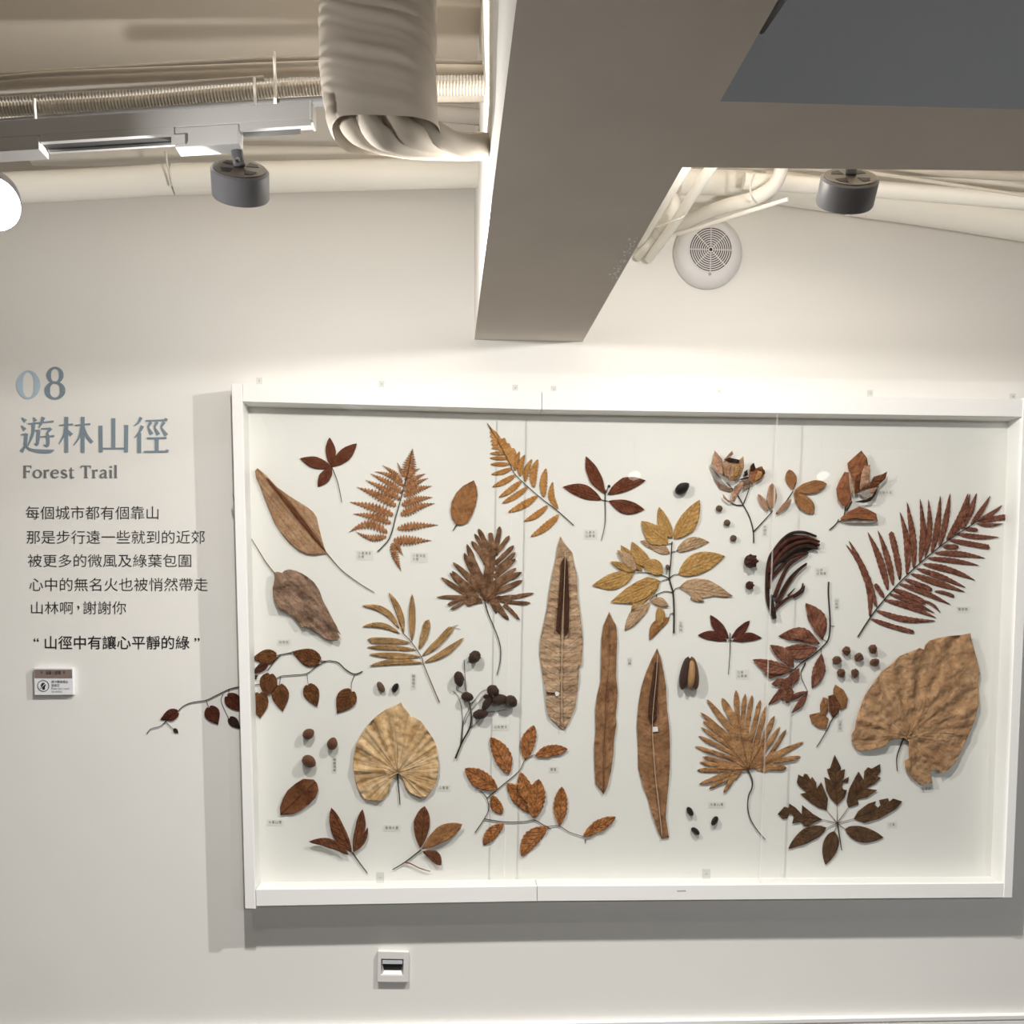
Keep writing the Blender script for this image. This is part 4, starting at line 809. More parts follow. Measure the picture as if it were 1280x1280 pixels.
wall_text('quote_line', '“ 山徑中有讓心平靜的綠 ”', (42, 794.6, 249.5, 811.6), plain('ink_deep', srgb(34, 33, 32), .7, var=.1), 'bold quoted Chinese line between curly quotation marks above the small plaque', .006)
def pen(name, glyphs, mat, y):
    """brush strokes: glyphs = (px box, grid w, grid h, strokes); stroke = points with widths"""
    V = []; Fc = []
    for (x0, y0, x1, y1), gw, gh, strokes in glyphs:
        sx, sy = (x1 - x0) / gw, (y1 - y0) / gh
        for st in strokes:
            P = [Vector((p[0] * sx, p[1] * sy)) for p in st]; ws = [(p[2] * 1.12 + .9 * gh / 100) * (sx + sy) / 2 for p in st]
            if len(st) > 2:
                # smooth curved strokes
                Q = spline([Vector((p.x, p.y, w_)) for p, w_ in zip(P, ws)], 6) if len(st[0]) == 3 else None
                P = [Vector((a.x, a.y)) for a in Q]; ws = [a.z for a in Q]
            l, r = [], []
            for i, p in enumerate(P):
                d = (P[min(len(P) - 1, i + 1)] - P[max(0, i - 1)]).normalized(); n_ = Vector((-d.y, d.x)) * (max(.05, ws[i]) / 2)
                l.append(p + n_); r.append(p - n_)
            o = len(V); y -= .00003
            for a, b in zip(l, r):
                V.append(W(x0 + a.x, y0 + a.y, y)); V.append(W(x0 + b.x, y0 + b.y, y))
            for i in range(len(P) - 1): Fc.append((o + 2 * i, o + 2 * i + 1, o + 2 * i + 3, o + 2 * i + 2))
    return mesh_obj(name, V, Fc, mat)
T = 9
you = [[(3, 2, 3), (15, 12, 9)], [(2, 24, 3), (13, 36, 9)], [(1, 50, 3), (17, 47, 4)], [(16, 46, T), (14, 80, 8)], [(2, 98, 9), (15, 79, 4)], [(14, 81, 3), (28, 91, 6), (55, 96, 9), (84, 96.5, 9), (98, 93, 2)],
       [(38, 1, 3), (44, 12, 9)], [(22, 19, 3), (58, 16, 4)], [(38, 18, 8), (35, 48, 7), (21, 82, 2)], [(36, 39, 3), (55, 37, 4)], [(53, 36, 8), (51, 62, 8), (48, 77, 6), (40, 74, 1)],
       [(67, 0, 9), (61, 16, 6), (54, 30, 2)], [(62, 15, 3), (97, 12, 4)], [(60, 33, 3), (88, 32, 4)], [(89, 31, 9), (78, 45, 3)], [(78, 44, 6), (80, 60, 8), (79, 80, 7), (67, 78, 1)], [(54, 56, 3), (99, 53, 4)]]
lin = [[(0, 24, 3), (42, 21, 4)], [(22, 0, T), (22, 100, T)], [(21, 24, 8), (15, 50, 5), (0, 76, 2)], [(24, 36, 3), (38, 51, 9)], [(48, 24, 3), (94, 20, 4)], [(71, 0, T), (71, 100, T)], [(70, 24, 8), (62, 54, 5), (44, 80, 2)], [(73, 24, 3), (83, 52, 7), (100, 72, 7)]]
shan = [[(50, 0, 10), (50, 88, 10)], [(6, 22, 10), (7, 100, 10)], [(6, 89, 4), (94, 89, 4)], [(94, 20, 10), (93, 100, 10)]]
jing = [[(19, 0, 8), (12, 14, 5), (0, 24, 2)], [(23, 24, 9), (14, 42, 5), (0, 58, 2)], [(14, 44, T), (14, 100, T)], [(32, 10, 3), (94, 8, 4)], [(86, 3, 2), (94, 8, 7)],
        [(47, 13, 8), (39, 28, 4)], [(39, 28, 3), (50, 48, 9)], [(65, 13, 8), (57, 28, 4)], [(57, 28, 3), (69, 49, 9)], [(85, 13, 8), (76, 28, 4)], [(76, 28, 3), (92, 51, 9)], [(36, 59, 4), (92, 58, 4)], [(64, 58, T), (64, 95, T)], [(27, 97, 4), (97, 96, 4)], [(90, 91, 2), (97, 96, 6)]]
tag(pen('title_lettering', [((25.8, 521.4, 68.4, 565.8), 100, 100, you), ((73.9, 521.0, 115.5, 565.8), 100, 100, lin), ((123.6, 522.7, 160.2, 565.2), 100, 100, shan), ((168, 521.6, 211.8, 566), 100, 100, jing)], M_vinyl, -.0012),
    'large steel blue four character title on the left wall', 'wall lettering', 'exhibit text on the wall')
def ring(cx, cy, rx, ry, wx, wy, n=28):
    out = []
    for i in range(n + 1):
        th = 2 * math.pi * i / n; out.append((cx + rx * math.cos(th), cy + ry * math.sin(th), wx + (wy - wx) * abs(math.sin(th)) ** 1.5))
    return out
tag(pen('number_lettering', [((21.2, 463, 49.9, 499), 100, 100, [ring(50, 50, 38, 47, 22, 6)])], M_vinyl2, -.0012), 'pale blue numeral 0 starting the exhibit number on the left wall', 'wall lettering', 'exhibit text on the wall')
tag(pen('number_lettering', [((56.4, 458.6, 81, 499), 100, 100, [ring(50, 26, 32, 23, 16, 7), ring(50, 73, 39, 25, 19, 7)])], M_vinyl, -.0012), 'blue grey numeral 8 ending the exhibit number on the left wall', 'wall lettering', 'exhibit text on the wall')
GL = {'F': (50, [[(10, 0, 10), (10, 70, 10)], [(2, 1.5, 3), (19, 1.5, 3)], [(2, 68.5, 4), (43, 68.5, 4)], [(42, 70, 4), (42, 56, 3)], [(10, 37, 4), (33, 37, 4)], [(33, 44, 3), (33, 30, 3)]]),
      'o': (54, [ring(25, 23, 19, 22, 10, 4)]), 'r': (38, [[(10, 0, 9), (10, 46, 9)], [(2, 1.5, 3), (20, 1.5, 3)], [(2, 44.5, 3), (10, 44.5, 3)], [(10, 32, 4), (18, 43, 5), (31, 43, 9)]]),
      'e': (50, [[(8, 27, 4), (40, 27, 4)], [(40, 27, 7), (36, 41, 5), (24, 46, 4), (10, 38, 7), (6, 23, 10), (11, 7, 8), (25, 1, 5), (40, 8, 3)]]),
      's': (42, [[(33, 37, 4), (22, 46, 5), (9, 39, 7), (12, 28, 8), (28, 19, 8), (33, 9, 7), (20, 1, 5), (5, 9, 4)]]), 't': (36, [[(14, 60, 5), (14, 8, 9), (20, 1, 6), (31, 4, 3)], [(3, 44.5, 3.5), (29, 44.5, 3.5)]]), ' ': (26, []),
      'T': (58, [[(28, 0, 10), (28, 70, 10)], [(3, 68.5, 4), (53, 68.5, 4)], [(4, 70, 4), (4, 56, 3)], [(52, 70, 4), (52, 56, 3)], [(18, 1.5, 3), (39, 1.5, 3)]]),
      'a': (50, [[(8, 37, 6), (18, 46, 4), (29, 43, 6), (33, 33, 9), (33, 8, 9), (37, 1, 5), (44, 3, 2)], [(33, 28, 4), (14, 22, 5), (7, 11, 8), (16, 1, 5), (33, 11, 3)]]), 'i': (25, [[(10, 0, 9), (10, 46, 9)], [(2, 1.5, 3), (19, 1.5, 3)], [(2, 44.5, 3), (10, 44.5, 3)], [(10, 59, 10), (10, 69, 10)]]),
      'l': (24, [[(10, 0, 9), (10, 74, 9)], [(2, 1.5, 3), (19, 1.5, 3)], [(2, 72.5, 3), (10, 72.5, 3)]])}
adv = 0; st = []
for ch in 'Forest Trail':
    a, ss = GL[ch]
    for s_ in ss: st.append([(x + adv, 74 - y, w_ * 1.15) for x, y, w_ in s_])
    adv += a
tag(pen('subtitle_lettering', [((28.6, 581.4, 148, 597.3), adv, 74, st)], M_inks, -.0012), 'small grey English subtitle in serif letters under the big title', 'wall lettering', 'exhibit text on the wall')

# small name stickers next to the specimens (their print is too small to read in the photograph)
M_stick = plain('sticker_film', (.76, .745, .70), .5, var=.03)
def sticker(px, py, rows, where, vertical=False, y=YB):
    n = max(len(r) for r in rows); cw = 4.4
    wd, ht = (cw * len(rows) + 3, cw * n + 3) if vertical else (cw * n + 4, cw * len(rows) + 3.5)
    o = slab('name_sticker', [(px - wd / 2, py - ht / 2), (px + wd / 2, py - ht / 2), (px + wd / 2, py + ht / 2), (px - wd / 2, py + ht / 2)], y - .0007, y - .0001, M_stick)
    tag(o, 'tiny pale name sticker ' + where, 'label', 'plant name stickers')
    for i, r in enumerate(rows):
        if vertical: writing('lettering', r, (px - 2, py - ht / 2 + 1.5, px + 2, py - ht / 2 + 1.5 + cw * len(r)), M_inkg, y - .0011, o, 0., vertical=True)
        else: writing('lettering', r, (px - wd / 2 + 2, py - ht / 2 + 1.5 + i * cw + .3, px - wd / 2 + 2 + cw * len(r) - .4, py - ht / 2 + 1.5 + i * cw + 4), M_inkg, y - .0011, o, 0., cells=True)
for a in (((456, 694), ['小葉海金', '沙蕨'], 'left of the copper fern stalk'), ((524, 697), ['小葉海金', '沙蕨'], 'right of the copper fern tip'), ((738, 668), ['九節木', '山黃梔'], 'beside the stem of the large four leaflet sprig'), ((355, 803), ['蜘蛛抱'], 'just above the vine at the left'),
          ((692, 962), ['楓香'], 'right of the orange leaf branch'), ((1027, 715), ['山棕', '台灣蘇'], 'right of the antler shaped bundle'), ((1107, 616), ['白背木耳'], 'right of the curled red brown cluster'), ((1204, 762), ['腎蕨蕨'], 'below right of the large red fern'), ((928, 843), ['九節', '山黃梔'], 'under the maroon four leaflet sprig'),
          ((555, 985), ['山葡萄'], 'at the lower right of the round golden leaf'), ((626, 909), ['山枇杷木'], 'under the dark pod branch'), ((344, 1028), ['大葉山欖'], 'at the tip of the boat shaped leaf'), ((490, 1035), ['香楠木薑'], 'between the two dark bottom sprigs'), ((896, 1006), ['大葉山欖'], 'above the three black seeds'), ((1115, 1031), ['江某'], 'right of the palmate leaf'), ((1158, 986), ['姑婆芋'], 'under the giant heart shaped leaf')):
    sticker(a[0][0], a[0][1], a[1], a[2])
for a in (((517, 852), ['觀音棕竹'], 'under the straw coloured frond'), ((787, 827), ['山蘇'], 'between the narrow and the dark strap leaf'), ((851, 783), ['土肉桂'], 'beside the stalk of the ochre branch'), ((956, 663), ['木荷花'], 'under the dried flower branch'), ((1046, 755), ['山枇杷'], 'right of the upper thorny branch'), ((1050, 906), ['山茶花'], 'between the small brown sprig and giant leaf'), ((418, 956), ['瓊崖海棠'], 'under the right smooth brown nut')):
    sticker(a[0][0], a[0][1], a[1], a[2], True)

# ---- notice plaque
pl = thing('notice_plaque', W(67, 868, 0), 'small white notice plaque with brown header and no touching sign', 'sign')
slab('panel', [(42.4, 834.6), (91, 835), (91.6, 868.6), (43.2, 868.9)], -.012, -.0005, plain('plaque_white', (.80, .81, .84), .4, var=.01), pl, .0008)
slab('header_band', [(43.2, 836.8), (89.9, 837), (90.1, 847.8), (43.4, 847.6)], -.0128, -.0119, plain('plaque_taupe', srgb(134, 118, 112), .6), pl)
writing('header_lettering', '溫馨小提醒', (57, 838.6, 76, 843.2), M_ink, -.0134, pl)
for x in (52, 80): writing('star_mark', '*', (x - 1.4, 838.4, x + 1.4, 842.4), M_ink, -.0134, pl)
writing('lettering', '請勿觸摸展品', (64.3, 850.4, 84.9, 854), M_ink, -.0126, pl)
writing('lettering', '謝謝您', (64.3, 854.9, 74.2, 858.5), M_ink, -.0126, pl)
writing('lettering', "Please don't touch", (64.3, 859.2, 86.6, 862), M_inkg, -.0126, pl)
writing('lettering', 'the exhibits.', (64.3, 863, 78, 865.6), M_inkg, -.0126, pl)
c = W(54.1, 857.4, -.0122)
tv = []
ringp = [c + Vector((math.cos(t * math.pi / 16) * .0142, 0, math.sin(t * math.pi / 16) * .0142)) for t in range(33)]
v, f = tube_vf(ringp, .0009, 6, caps=False); mesh_obj('pictogram_ring', v, f, M_ink, pl)
slab('pictogram_hand', [(51, 856.5), (52, 854.2), (54, 853.2), (56, 854), (57, 856.5), (56, 859), (56.3, 861.8), (53, 861.8), (53.2, 859.5), (51.8, 858.8)], -.0132, -.0119, M_ink, pl)
tube('pictogram_slash', [c + Vector((-.009, -.002, -.009)), c + Vector((.009, -.002, .009))], .0007, M_white, pl, 6)

# ---- card switch
sw = thing('card_switch', W(491, 1228, 0), 'square white key card switch on the wall under the case', 'switch')
M_sw = plain('switch_white', (.74, .72, .70), .4, var=.01)
xo = [(472.2, 1189), (511, 1190.2), (510.2, 1228), (471.6, 1227.6)]; xi = [(476.4, 1198.8), (504.4, 1199.4), (503.9, 1219.2), (475.9, 1218.8)]
fo = [W(x, y, -.012) for x, y in xo]; fi = [W(x, y, -.012) for x, y in xi]
V = fo + fi + [Vector((p.x, -.0005, p.z)) for p in fo] + [Vector((p.x, -.003, p.z)) for p in fi]
Fc = []
for i in range(4):
    j = (i + 1) % 4; Fc += [(i, j, 4 + j, 4 + i), (i, 8 + i, 8 + j, j), (4 + i, 4 + j, 12 + j, 12 + i)]
Fc.append((8, 9, 10, 11))
bevel(fix_normals(mesh_obj('plate', V, Fc, M_sw, sw)), .0012)
slab('top_flap', [(478, 1200.3), (503.2, 1200.8), (503, 1205.2), (477.9, 1205)], -.0105, -.002, plain('switch_flap', (.55, .58, .62), .3), sw, .0004)
slab('card_slot', [(478.2, 1205.4), (503, 1205.6), (501.4, 1212.8), (480, 1212.6)], -.0045, -.002, M_dark, sw)
a, b, c_, d = W(480, 1212.8, -.005), W(501.2, 1213, -.005), W(503, 1218.6, -.0115), W(477.6, 1218.4, -.0115)
mesh_obj('card_ramp', [a, b, c_, d, a + Vector((0, .002, -.004)), b + Vector((0, .002, -.004)), c_ + Vector((0, .006, 0)), d + Vector((0, .006, 0))], [(0, 1, 2, 3), (4, 7, 6, 5), (0, 4, 5, 1), (2, 6, 7, 3), (0, 3, 7, 4), (1, 5, 6, 2)], plain('switch_ramp', (.86, .86, .85), .35), sw)

# ---- round wall speaker
M_spk = plain('speaker_grey', (.70, .685, .685), .35, var=.01)
sc = W(883.5, 319, 0); sp = thing('wall_speaker', sc, 'round pale grey speaker with a ring grille high on the wall', 'speaker')
Rs = .0885
lathe('housing', [(Rs * .98, .0005), (Rs, .006), (Rs, .016), (Rs * .97, .024), (Rs * .89, .032), (Rs * .78, .0375), (Rs * .66, .0395)], sc, (0, -1, 0), M_spk, sp, 64)
gc = sc + Vector((0, -.0395, 0)); gr = Rs * .64
lathe('grille_backing', [(gr, 0), (gr, .0003)], gc, (0, -1, 0), M_dark, sp, 48)
parts = []
def annulus(r0, r1, n=48):
    return lathe_vf([(r0, 0), (r0, .0012), (r1, .0012), (r1, 0)], gc + Vector((0, -.0002, 0)), (0, -1, 0), n)
for i in range(9):
    r0 = .0075 + i * (gr - .0075) / 9; v, f = annulus(r0 + .0027, r0 + (gr - .0075) / 9); parts.append((v, f[:-2]))
for k in range(4):
    th = k * math.pi / 4; d = Vector((math.cos(th), 0, math.sin(th)))
    for s in (1, -1): parts.append(tube_vf([gc + d * (s * .006) + Vector((0, -.0006, 0)), gc + d * (s * gr) + Vector((0, -.0006, 0))], .0012, 6))
v, f = annulus(.0042, .0075); parts.append((v, f[:-2]))
v, f = merge(parts); mesh_obj('grille', v, f, M_spk, sp)
lathe('screw', [(.0042, 0), (.0042, .001), (.001, .0014)], sc + Vector((-.001, -.0385, -gr - .004)), (0, -1, 0), M_clipd, sp, 12)

# ================================================================ SERVICES UNDER THE CEILING
M_pipe = plain('pipe_cream', (.80, .77, .70), .45, var=.02, scale=10)
M_cond = plain('conduit_beige', (.52, .47, .40), .6, var=.08, scale=20)
M_cond2 = plain('conduit_grey', (.42, .39, .35), .6, var=.1, scale=20)
M_cdark = plain('conduit_dark', (.10, .10, .10), .5, var=.2)
M_wrap = plain('wrap_cloth', (.50, .455, .40), .85, var=.06, scale=30, bump=.3)
M_tie = plain('cable_tie', (.60, .57, .52), .5, var=.05)
def pipe(name, pts, rpx, mat, label, cat='pipe', group=None, sides=20, k=6, parent=None):
    """pts = (px, py, D); rpx = radius in photo pixels at the first point"""
    P = [D3(*p) for p in pts]; r = rpx / F * pts[0][2]
    if parent is None:
        o = tube(name, P, r, mat, None, sides, k=k); m = o.modifiers.new('edges', 'EDGE_SPLIT'); m.split_angle = .7; tag(o, label, cat, group)
    else: o = tube(name, P, r, mat, parent, sides, k=k)
    return o
def corrugated(name, pts, rpx, mat, label, per=3.8):
    P = [D3(*p) for p in pts]; D = pts[0][2]; r = rpx / F * D; st = per / F * D / 2
    path = resample(spline(P, 8), st); n = len(path)
    v, f = tube_vf(path, lambda s: r * (1.0 if int(round(s * (n - 1))) % 2 else .83), 12)
    return tag(fix_normals(mesh_obj(name, v, f, mat)), label, 'conduit', 'conduits under the ceiling at left')
gL = 'white pipes along the left wall'
bx = lambda D: A0.x + (A1.x - A0.x) * (CP.y + D) / YR           # left face of the beam at that depth
def at_beam(py, D, dx=-.001):
    z = D3(600, py, D).z; p = Vector((bx(D) + dx, CP.y + D, z)); return p
pipe('water_pipe', [(40, 194, 2.44), (300, 195, 2.43), (598, 198, 2.42)], 11, M_pipe, 'upper thin white pipe behind the lower one on the left wall', 'pipe', gL)
pipe('water_pipe', [(-60, 238, 2.22), (100, 231, 2.25), (214, 224, 2.27)], 17, M_pipe, 'left length of the fat white pipe, ending at the joint', 'pipe', gL)
pipe('water_pipe', [(218, 224, 2.27), (400, 220, 2.28), (599, 215, 2.29)], 17, M_pipe, 'right length of the fat white pipe, ending at the beam', 'pipe', gL)
tube('cable_tie', [D3(*p) for p in ((207, 190, 2.2), (209, 205, 2.19), (213, 220, 2.2), (215, 232, 2.215))], .0022, M_tie); tag(bpy.data.objects['cable_tie'], 'pale plastic tie around the joint of the fat white pipe', 'cable tie', 'cable ties')
gC = 'cables under the ceiling at left'
pipe('cable', [(-30, 96, 2.04), (120, 87, 2.04), (250, 79, 2.04), (405, 73, 2.04), (610, 80, 2.05)], 3.4, M_cond2, 'topmost thin grey cable of the bundle at upper left', 'cable', gC, 10)
pipe('cable', [(-30, 101, 1.94), (60, 93, 1.94), (200, 87, 1.94), (405, 79, 1.94)], 3.2, M_cond, 'beige cable just under the topmost grey cable', 'cable', gC, 10)
pipe('conduit', [(-30, 107, 1.99), (150, 98, 1.99), (405, 89, 1.99), (610, 90, 2.0)], 7.5, M_cond, 'smooth fat beige conduit above the ribbed conduit', 'conduit', 'conduits under the ceiling at left', 14)
pipe('cable', [(-30, 119, 1.90), (100, 111, 1.90), (240, 104, 1.90), (330, 98, 1.91)], 3.2, M_cond2, 'grey cable sagging between the smooth and the ribbed conduit', 'cable', gC, 10)
corrugated('ribbed_conduit', [(-30, 128, 1.95), (150, 119, 1.95), (300, 108, 1.95), (405, 103, 1.95), (610, 101, 1.97)], 6.5, M_cond2, 'upper one of two ribbed conduits at the left')
corrugated('ribbed_conduit', [(-30, 139, 1.89), (150, 130, 1.89), (300, 117, 1.89), (405, 110, 1.89), (610, 110, 1.90)], 8.5, M_cond, 'lower and fatter of two ribbed conduits at the left')
pipe('conduit', [(-30, 158, 1.86), (150, 144, 1.86), (300, 133, 1.86), (405, 127, 1.86)], 6, M_cdark, 'dark conduit directly above the white lamp track', 'conduit', 'conduits under the ceiling at left', 12)
pipe('conduit', [(230, 134, 1.97), (330, 127, 1.97), (410, 121, 1.97), (611, 119, 1.98)], 7, M_cond, 'smooth beige conduit running under the ribbed ones to the beam', 'conduit', 'conduits under the ceiling at left', 12)
pipe('conduit', [(530, 140, 2.2), (606, 147, 2.2)], 9, M_cond2, 'short thick grey conduit between wrapped bundle and beam', 'conduit', 'conduits under the ceiling at left', 14)
pipe('conduit', [(545, 172, 2.15), (603, 176, 2.15)], 8, M_cond, 'lowest short beige conduit beside the wrapped bundle', 'conduit', 'conduits under the ceiling at left', 14)
for i, (x, ya, yb_, lb) in enumerate(((43, 124, 168, 'pale cable tie hanging the track at far left'), (318, 98, 156, 'pale cable tie hanging the track beside the lamp'), (343, 66, 134, 'pale cable tie around the cables left of the wrapped bundle'))):
    o = tube('cable_tie', [D3(*p_) for p_ in ((x, ya, 1.868), (x, ya + 8, 1.856), (x + 1, (ya + yb_) / 2, 1.842), (x + 1, yb_ - 8, 1.80), (x + 2, yb_, 1.632 if i < 2 else 1.84))], .0028, M_tie); tag(o, lb, 'cable tie', 'cable ties')
# ---- cloth wrapped hose bundle
wb = thing('wrapped_hose_bundle', D3(475, 150, 1.66), 'wide cloth wrapped bundle of hoses coming down beside the beam', 'hose bundle')
top = CEIL - .002; V = []; Fc = []; nu, nv = 150, 44
pL, pR = D3(405, 20, 1.66), D3(541, 20, 1.66)
for i in range(nu + 1):
    s = i / nu; py = -190 + s * (170 + 190)
    c0_ = D3(473 + (4 if py > 90 else 0) * 0, py, 1.66)
    if i == 0: c0_.z = top
    wx = .0945 * (1 - .06 * max(0, (s - .85) / .15) ** 2); wy = .07
    cx = c0_.x + .012 * max(0, (s - .75) / .25) ** 2
    for k in range(nv):
        th = 2 * math.pi * k / nv; a_, b_ = math.cos(th), math.sin(th)
        ridge = .003 * noise.noise(Vector((a_ * .8, b_ * .6, c0_.z * 30 + a_ * 1.2))) + .0045 * noise.noise(Vector((a_ * .7 + 9, b_ * .5, c0_.z * 95 + a_ * 2.6)))
        e = 3.2; sx_ = math.copysign(abs(a_) ** (2 / e), a_); sy_ = math.copysign(abs(b_) ** (2 / e), b_)
        V.append(Vector((cx + sx_ * (wx + ridge), c0_.y + sy_ * (wy + ridge), c0_.z)))
for i in range(nu):
    for k in range(nv):
        k2 = (k + 1) % nv; Fc.append((i * nv + k, i * nv + k2, (i + 1) * nv + k2, (i + 1) * nv + k))
fix_normals(mesh_obj('cloth_wrap', V, Fc, M_wrap, wb, smooth=True))
zz = lambda px, py, D: D3(px, py, D)
for pts, r in ((((430, 128, 1.67), (436, 150, 1.655), (452, 168, 1.65), (500, 182, 1.72), (560, 186, 1.8), (601, 186, 1.86)), 14), (((456, 128, 1.66), (461, 153, 1.63), (482, 174, 1.63), (540, 183, 1.72), (602, 183, 1.80)), 13), (((489, 128, 1.66), (495, 152, 1.63), (515, 168, 1.64), (560, 178, 1.72), (603, 181, 1.78)), 14), (((518, 128, 1.67), (523, 150, 1.65), (545, 166, 1.66), (575, 182, 1.70), (605, 186, 1.74)), 13), (((532, 128, 1.70), (538, 148, 1.70), (555, 168, 1.74), (580, 184, 1.78), (606, 188, 1.80)), 5)):
    pp = [zz(*p) for p in pts]; pp[-1].x = bx(pp[-1].y - CP.y) - .001
    tube('hose', pp, r / F * 1.65, M_wrap if r < 14 else M_cond, wb, 14)

# ---- lamp track and spotlights
M_track = plain('track_white', (.80, .80, .80), .4, var=.02)
M_lamp = plain('lamp_grey', srgb(118, 118, 123), .4, var=.06, scale=40, metal=.2)
M_lampb = plain('lamp_back', srgb(116, 107, 96), .5, var=.06)
M_chrome = plain('lamp_pin', (.8, .8, .8), .15, metal=1.)
M_glow = emit('lamp_lens', (1., .95, .86), 14.); M_glow2 = emit('lamp_lens_shielded', (1., .95, .86), .9); M_glow3 = emit('lamp_lens_far', (1., .97, .92), 4.)
tA, tB = D3(-40, 170, 1.65), D3(392, 143, 1.60)
tr = thing('lamp_track', (tA + tB) / 2, 'white ceiling lamp track tied under the conduits at upper left', 'lamp track')
def bar(name, p, q_, dz0, dz1, y0, y1, mat, parent, bev=.001):
    fr = [Vector((p.x, p.y + y0, p.z + dz0)), Vector((q_.x, q_.y + y0, q_.z + dz0)), Vector((q_.x, q_.y + y0, q_.z + dz1)), Vector((p.x, p.y + y0, p.z + dz1))]
    bk = [v_ + Vector((0, y1 - y0, 0)) for v_ in fr]
    v, f = prism_vf(fr, bk); o = fix_normals(mesh_obj(name, v, f, mat, parent))
    if bev: bevel(o, bev)
    return o
bar('rail', tA, tB, -.013, .013, -.015, .022, M_track, tr)
lp = lambda t: tA.lerp(tB, t)
def fr_(px): return (px + 40) / 432.
bar('conductor_slot', lp(fr_(56)), lp(fr_(219)), -.0215, -.0130, -.006, .016, M_cdark, tr, 0)
bar('slot_lip', lp(fr_(56)), lp(fr_(222)), -.0235, -.0130, -.015, -.006, M_track, tr, 0)
bar('slot_lip', lp(fr_(56)), lp(fr_(222)), -.0255, -.0130, .016, .022, M_track, tr, 0)
bar('conductor_slot', lp(fr_(303)), lp(fr_(374)), -.0215, -.0130, -.006, .016, M_cdark, tr, 0)
bar('slot_lip', lp(fr_(303)), lp(fr_(390)), -.0235, -.0130, -.015, -.006, M_track, tr, 0)
bar('end_connector', lp(fr_(-36)), lp(fr_(54)), -.034, -.0130, -.015, .022, M_track, tr)
bar('end_cap', lp(fr_(389)), lp(fr_(392.5)), -.015, .014, -.016, .023, M_white, tr)
def spot(loc, axis, label, stemtop, w_=None, washer=True, room=False, glare=False, radius=.046):
    """round track spotlight: drum with a vented back, arm, pin and glowing lens"""
    axis = Vector(axis).normalized(); loc = Vector(loc); R_ = radius
    t = thing('spotlight', loc, label, 'spotlight', 'track spotlights')
    lathe('lamp_body', [(R_ * .93, -.022), (R_, -.019), (R_, .019), (R_ * .96, .022)], loc, axis, M_lamp, t, 48)
    lathe('back_plate', [(R_ * .90, 0), (R_ * .90, .001)], loc - axis * .0236, axis, M_lampb, t, 40)
    u = axis.cross(Vector((1, 0, 0))).normalized(); s_ = axis.cross(u)
    for k in range(4):
        th = math.pi / 4 + k * math.pi / 2; d = u * math.cos(th) + s_ * math.sin(th); e = u * -math.sin(th) + s_ * math.cos(th); o_ = loc - axis * .0243
        v, f = prism_vf([o_ + d * R_ * .26, o_ + d * R_ * .62 + e * R_ * .26, o_ + d * R_ * .74, o_ + d * R_ * .62 - e * R_ * .26], [p + axis * .0005 for p in (o_ + d * R_ * .26, o_ + d * R_ * .62 + e * R_ * .26, o_ + d * R_ * .74, o_ + d * R_ * .62 - e * R_ * .26)])
        fix_normals(mesh_obj('cooling_vent', v, f, M_dark, t))
    lathe('lens', [(R_ * .86, 0), (R_ * .86, .0006)], loc + axis * .0222, axis, M_glow2 if washer else M_glow3 if room else M_glow, t, 40)
    st = Vector(stemtop); base = loc - axis * .026
    tube('arm', [st, st.lerp(base, .5), base], .0095, M_lamp, t, 12, flat=(.6, 1.))
    lathe('pin', [(.004, 0), (.004, .004), (.002, .005)], base.lerp(st, .12) + Vector((0, -.006, 0)), (0, -1, 0), M_chrome, t, 12)
    energy = w_ if w_ is not None else LAMP_W
    if washer:                                           # wall washer: photometric distribution that evens out the wall
        ld = bpy.data.lights.new('washer_light', 'POINT'); ld.use_nodes = True; nt = ld.node_tree
        em = nt.nodes['Emission']; tc = N(nt, 'ShaderNodeTexCoord'); sp = N(nt, 'ShaderNodeSeparateXYZ'); L(nt, tc.outputs['Normal'], sp.inputs[0])
        def mth(op, a_, b_=None):
            q_ = N(nt, 'ShaderNodeMath', operation=op)
            for i, v_ in enumerate((a_, b_)):
                if v_ is None: continue
                if isinstance(v_, (int, float)): q_.inputs[i].default_value = v_
                else: L(nt, v_, q_.inputs[i])
            return q_.outputs[0]
        yy = mth('MULTIPLY', sp.outputs[1], DIRSIGN)
        ln_ = mth('SQRT', mth('ADD', mth('MULTIPLY', mth('MULTIPLY', sp.outputs[0], sp.outputs[0]), .55), mth('ADD', mth('MULTIPLY', yy, yy), mth('MULTIPLY', sp.outputs[2], sp.outputs[2]))))
        vy = mth('MAXIMUM', mth('DIVIDE', yy, mth('MAXIMUM', ln_, .01)), .36)
        m_ = mth('POWER', vy, -WASH_EXP)
        dn = N(nt, 'ShaderNodeMapRange'); dn.interpolation_type = 'SMOOTHSTEP'; L(nt, mth('MULTIPLY', sp.outputs[2], DIRSIGN), dn.inputs[0])
        dn.inputs[1].default_value = .50; dn.inputs[2].default_value = .02; dn.inputs[3].default_value = WASH_UP; dn.inputs[4].default_value = 1.
        bk = N(nt, 'ShaderNodeMapRange'); bk.interpolation_type = 'SMOOTHSTEP'; L(nt, mth('MULTIPLY', sp.outputs[1], DIRSIGN), bk.inputs[0])
        bk.inputs[1].default_value = -.1; bk.inputs[2].default_value = .25; bk.inputs[3].default_value = WASH_BACK; bk.inputs[4].default_value = 1.
        L(nt, mth('MULTIPLY', mth('MULTIPLY', m_, dn.outputs[0]), bk.outputs[0]), em.inputs['Strength'])
    elif glare:
        ld = bpy.data.lights.new('glare_light', 'POINT')
    else:
        ld = bpy.data.lights.new('spot_light', 'SPOT'); ld.spot_size = math.radians(150); ld.spot_blend = 1.0
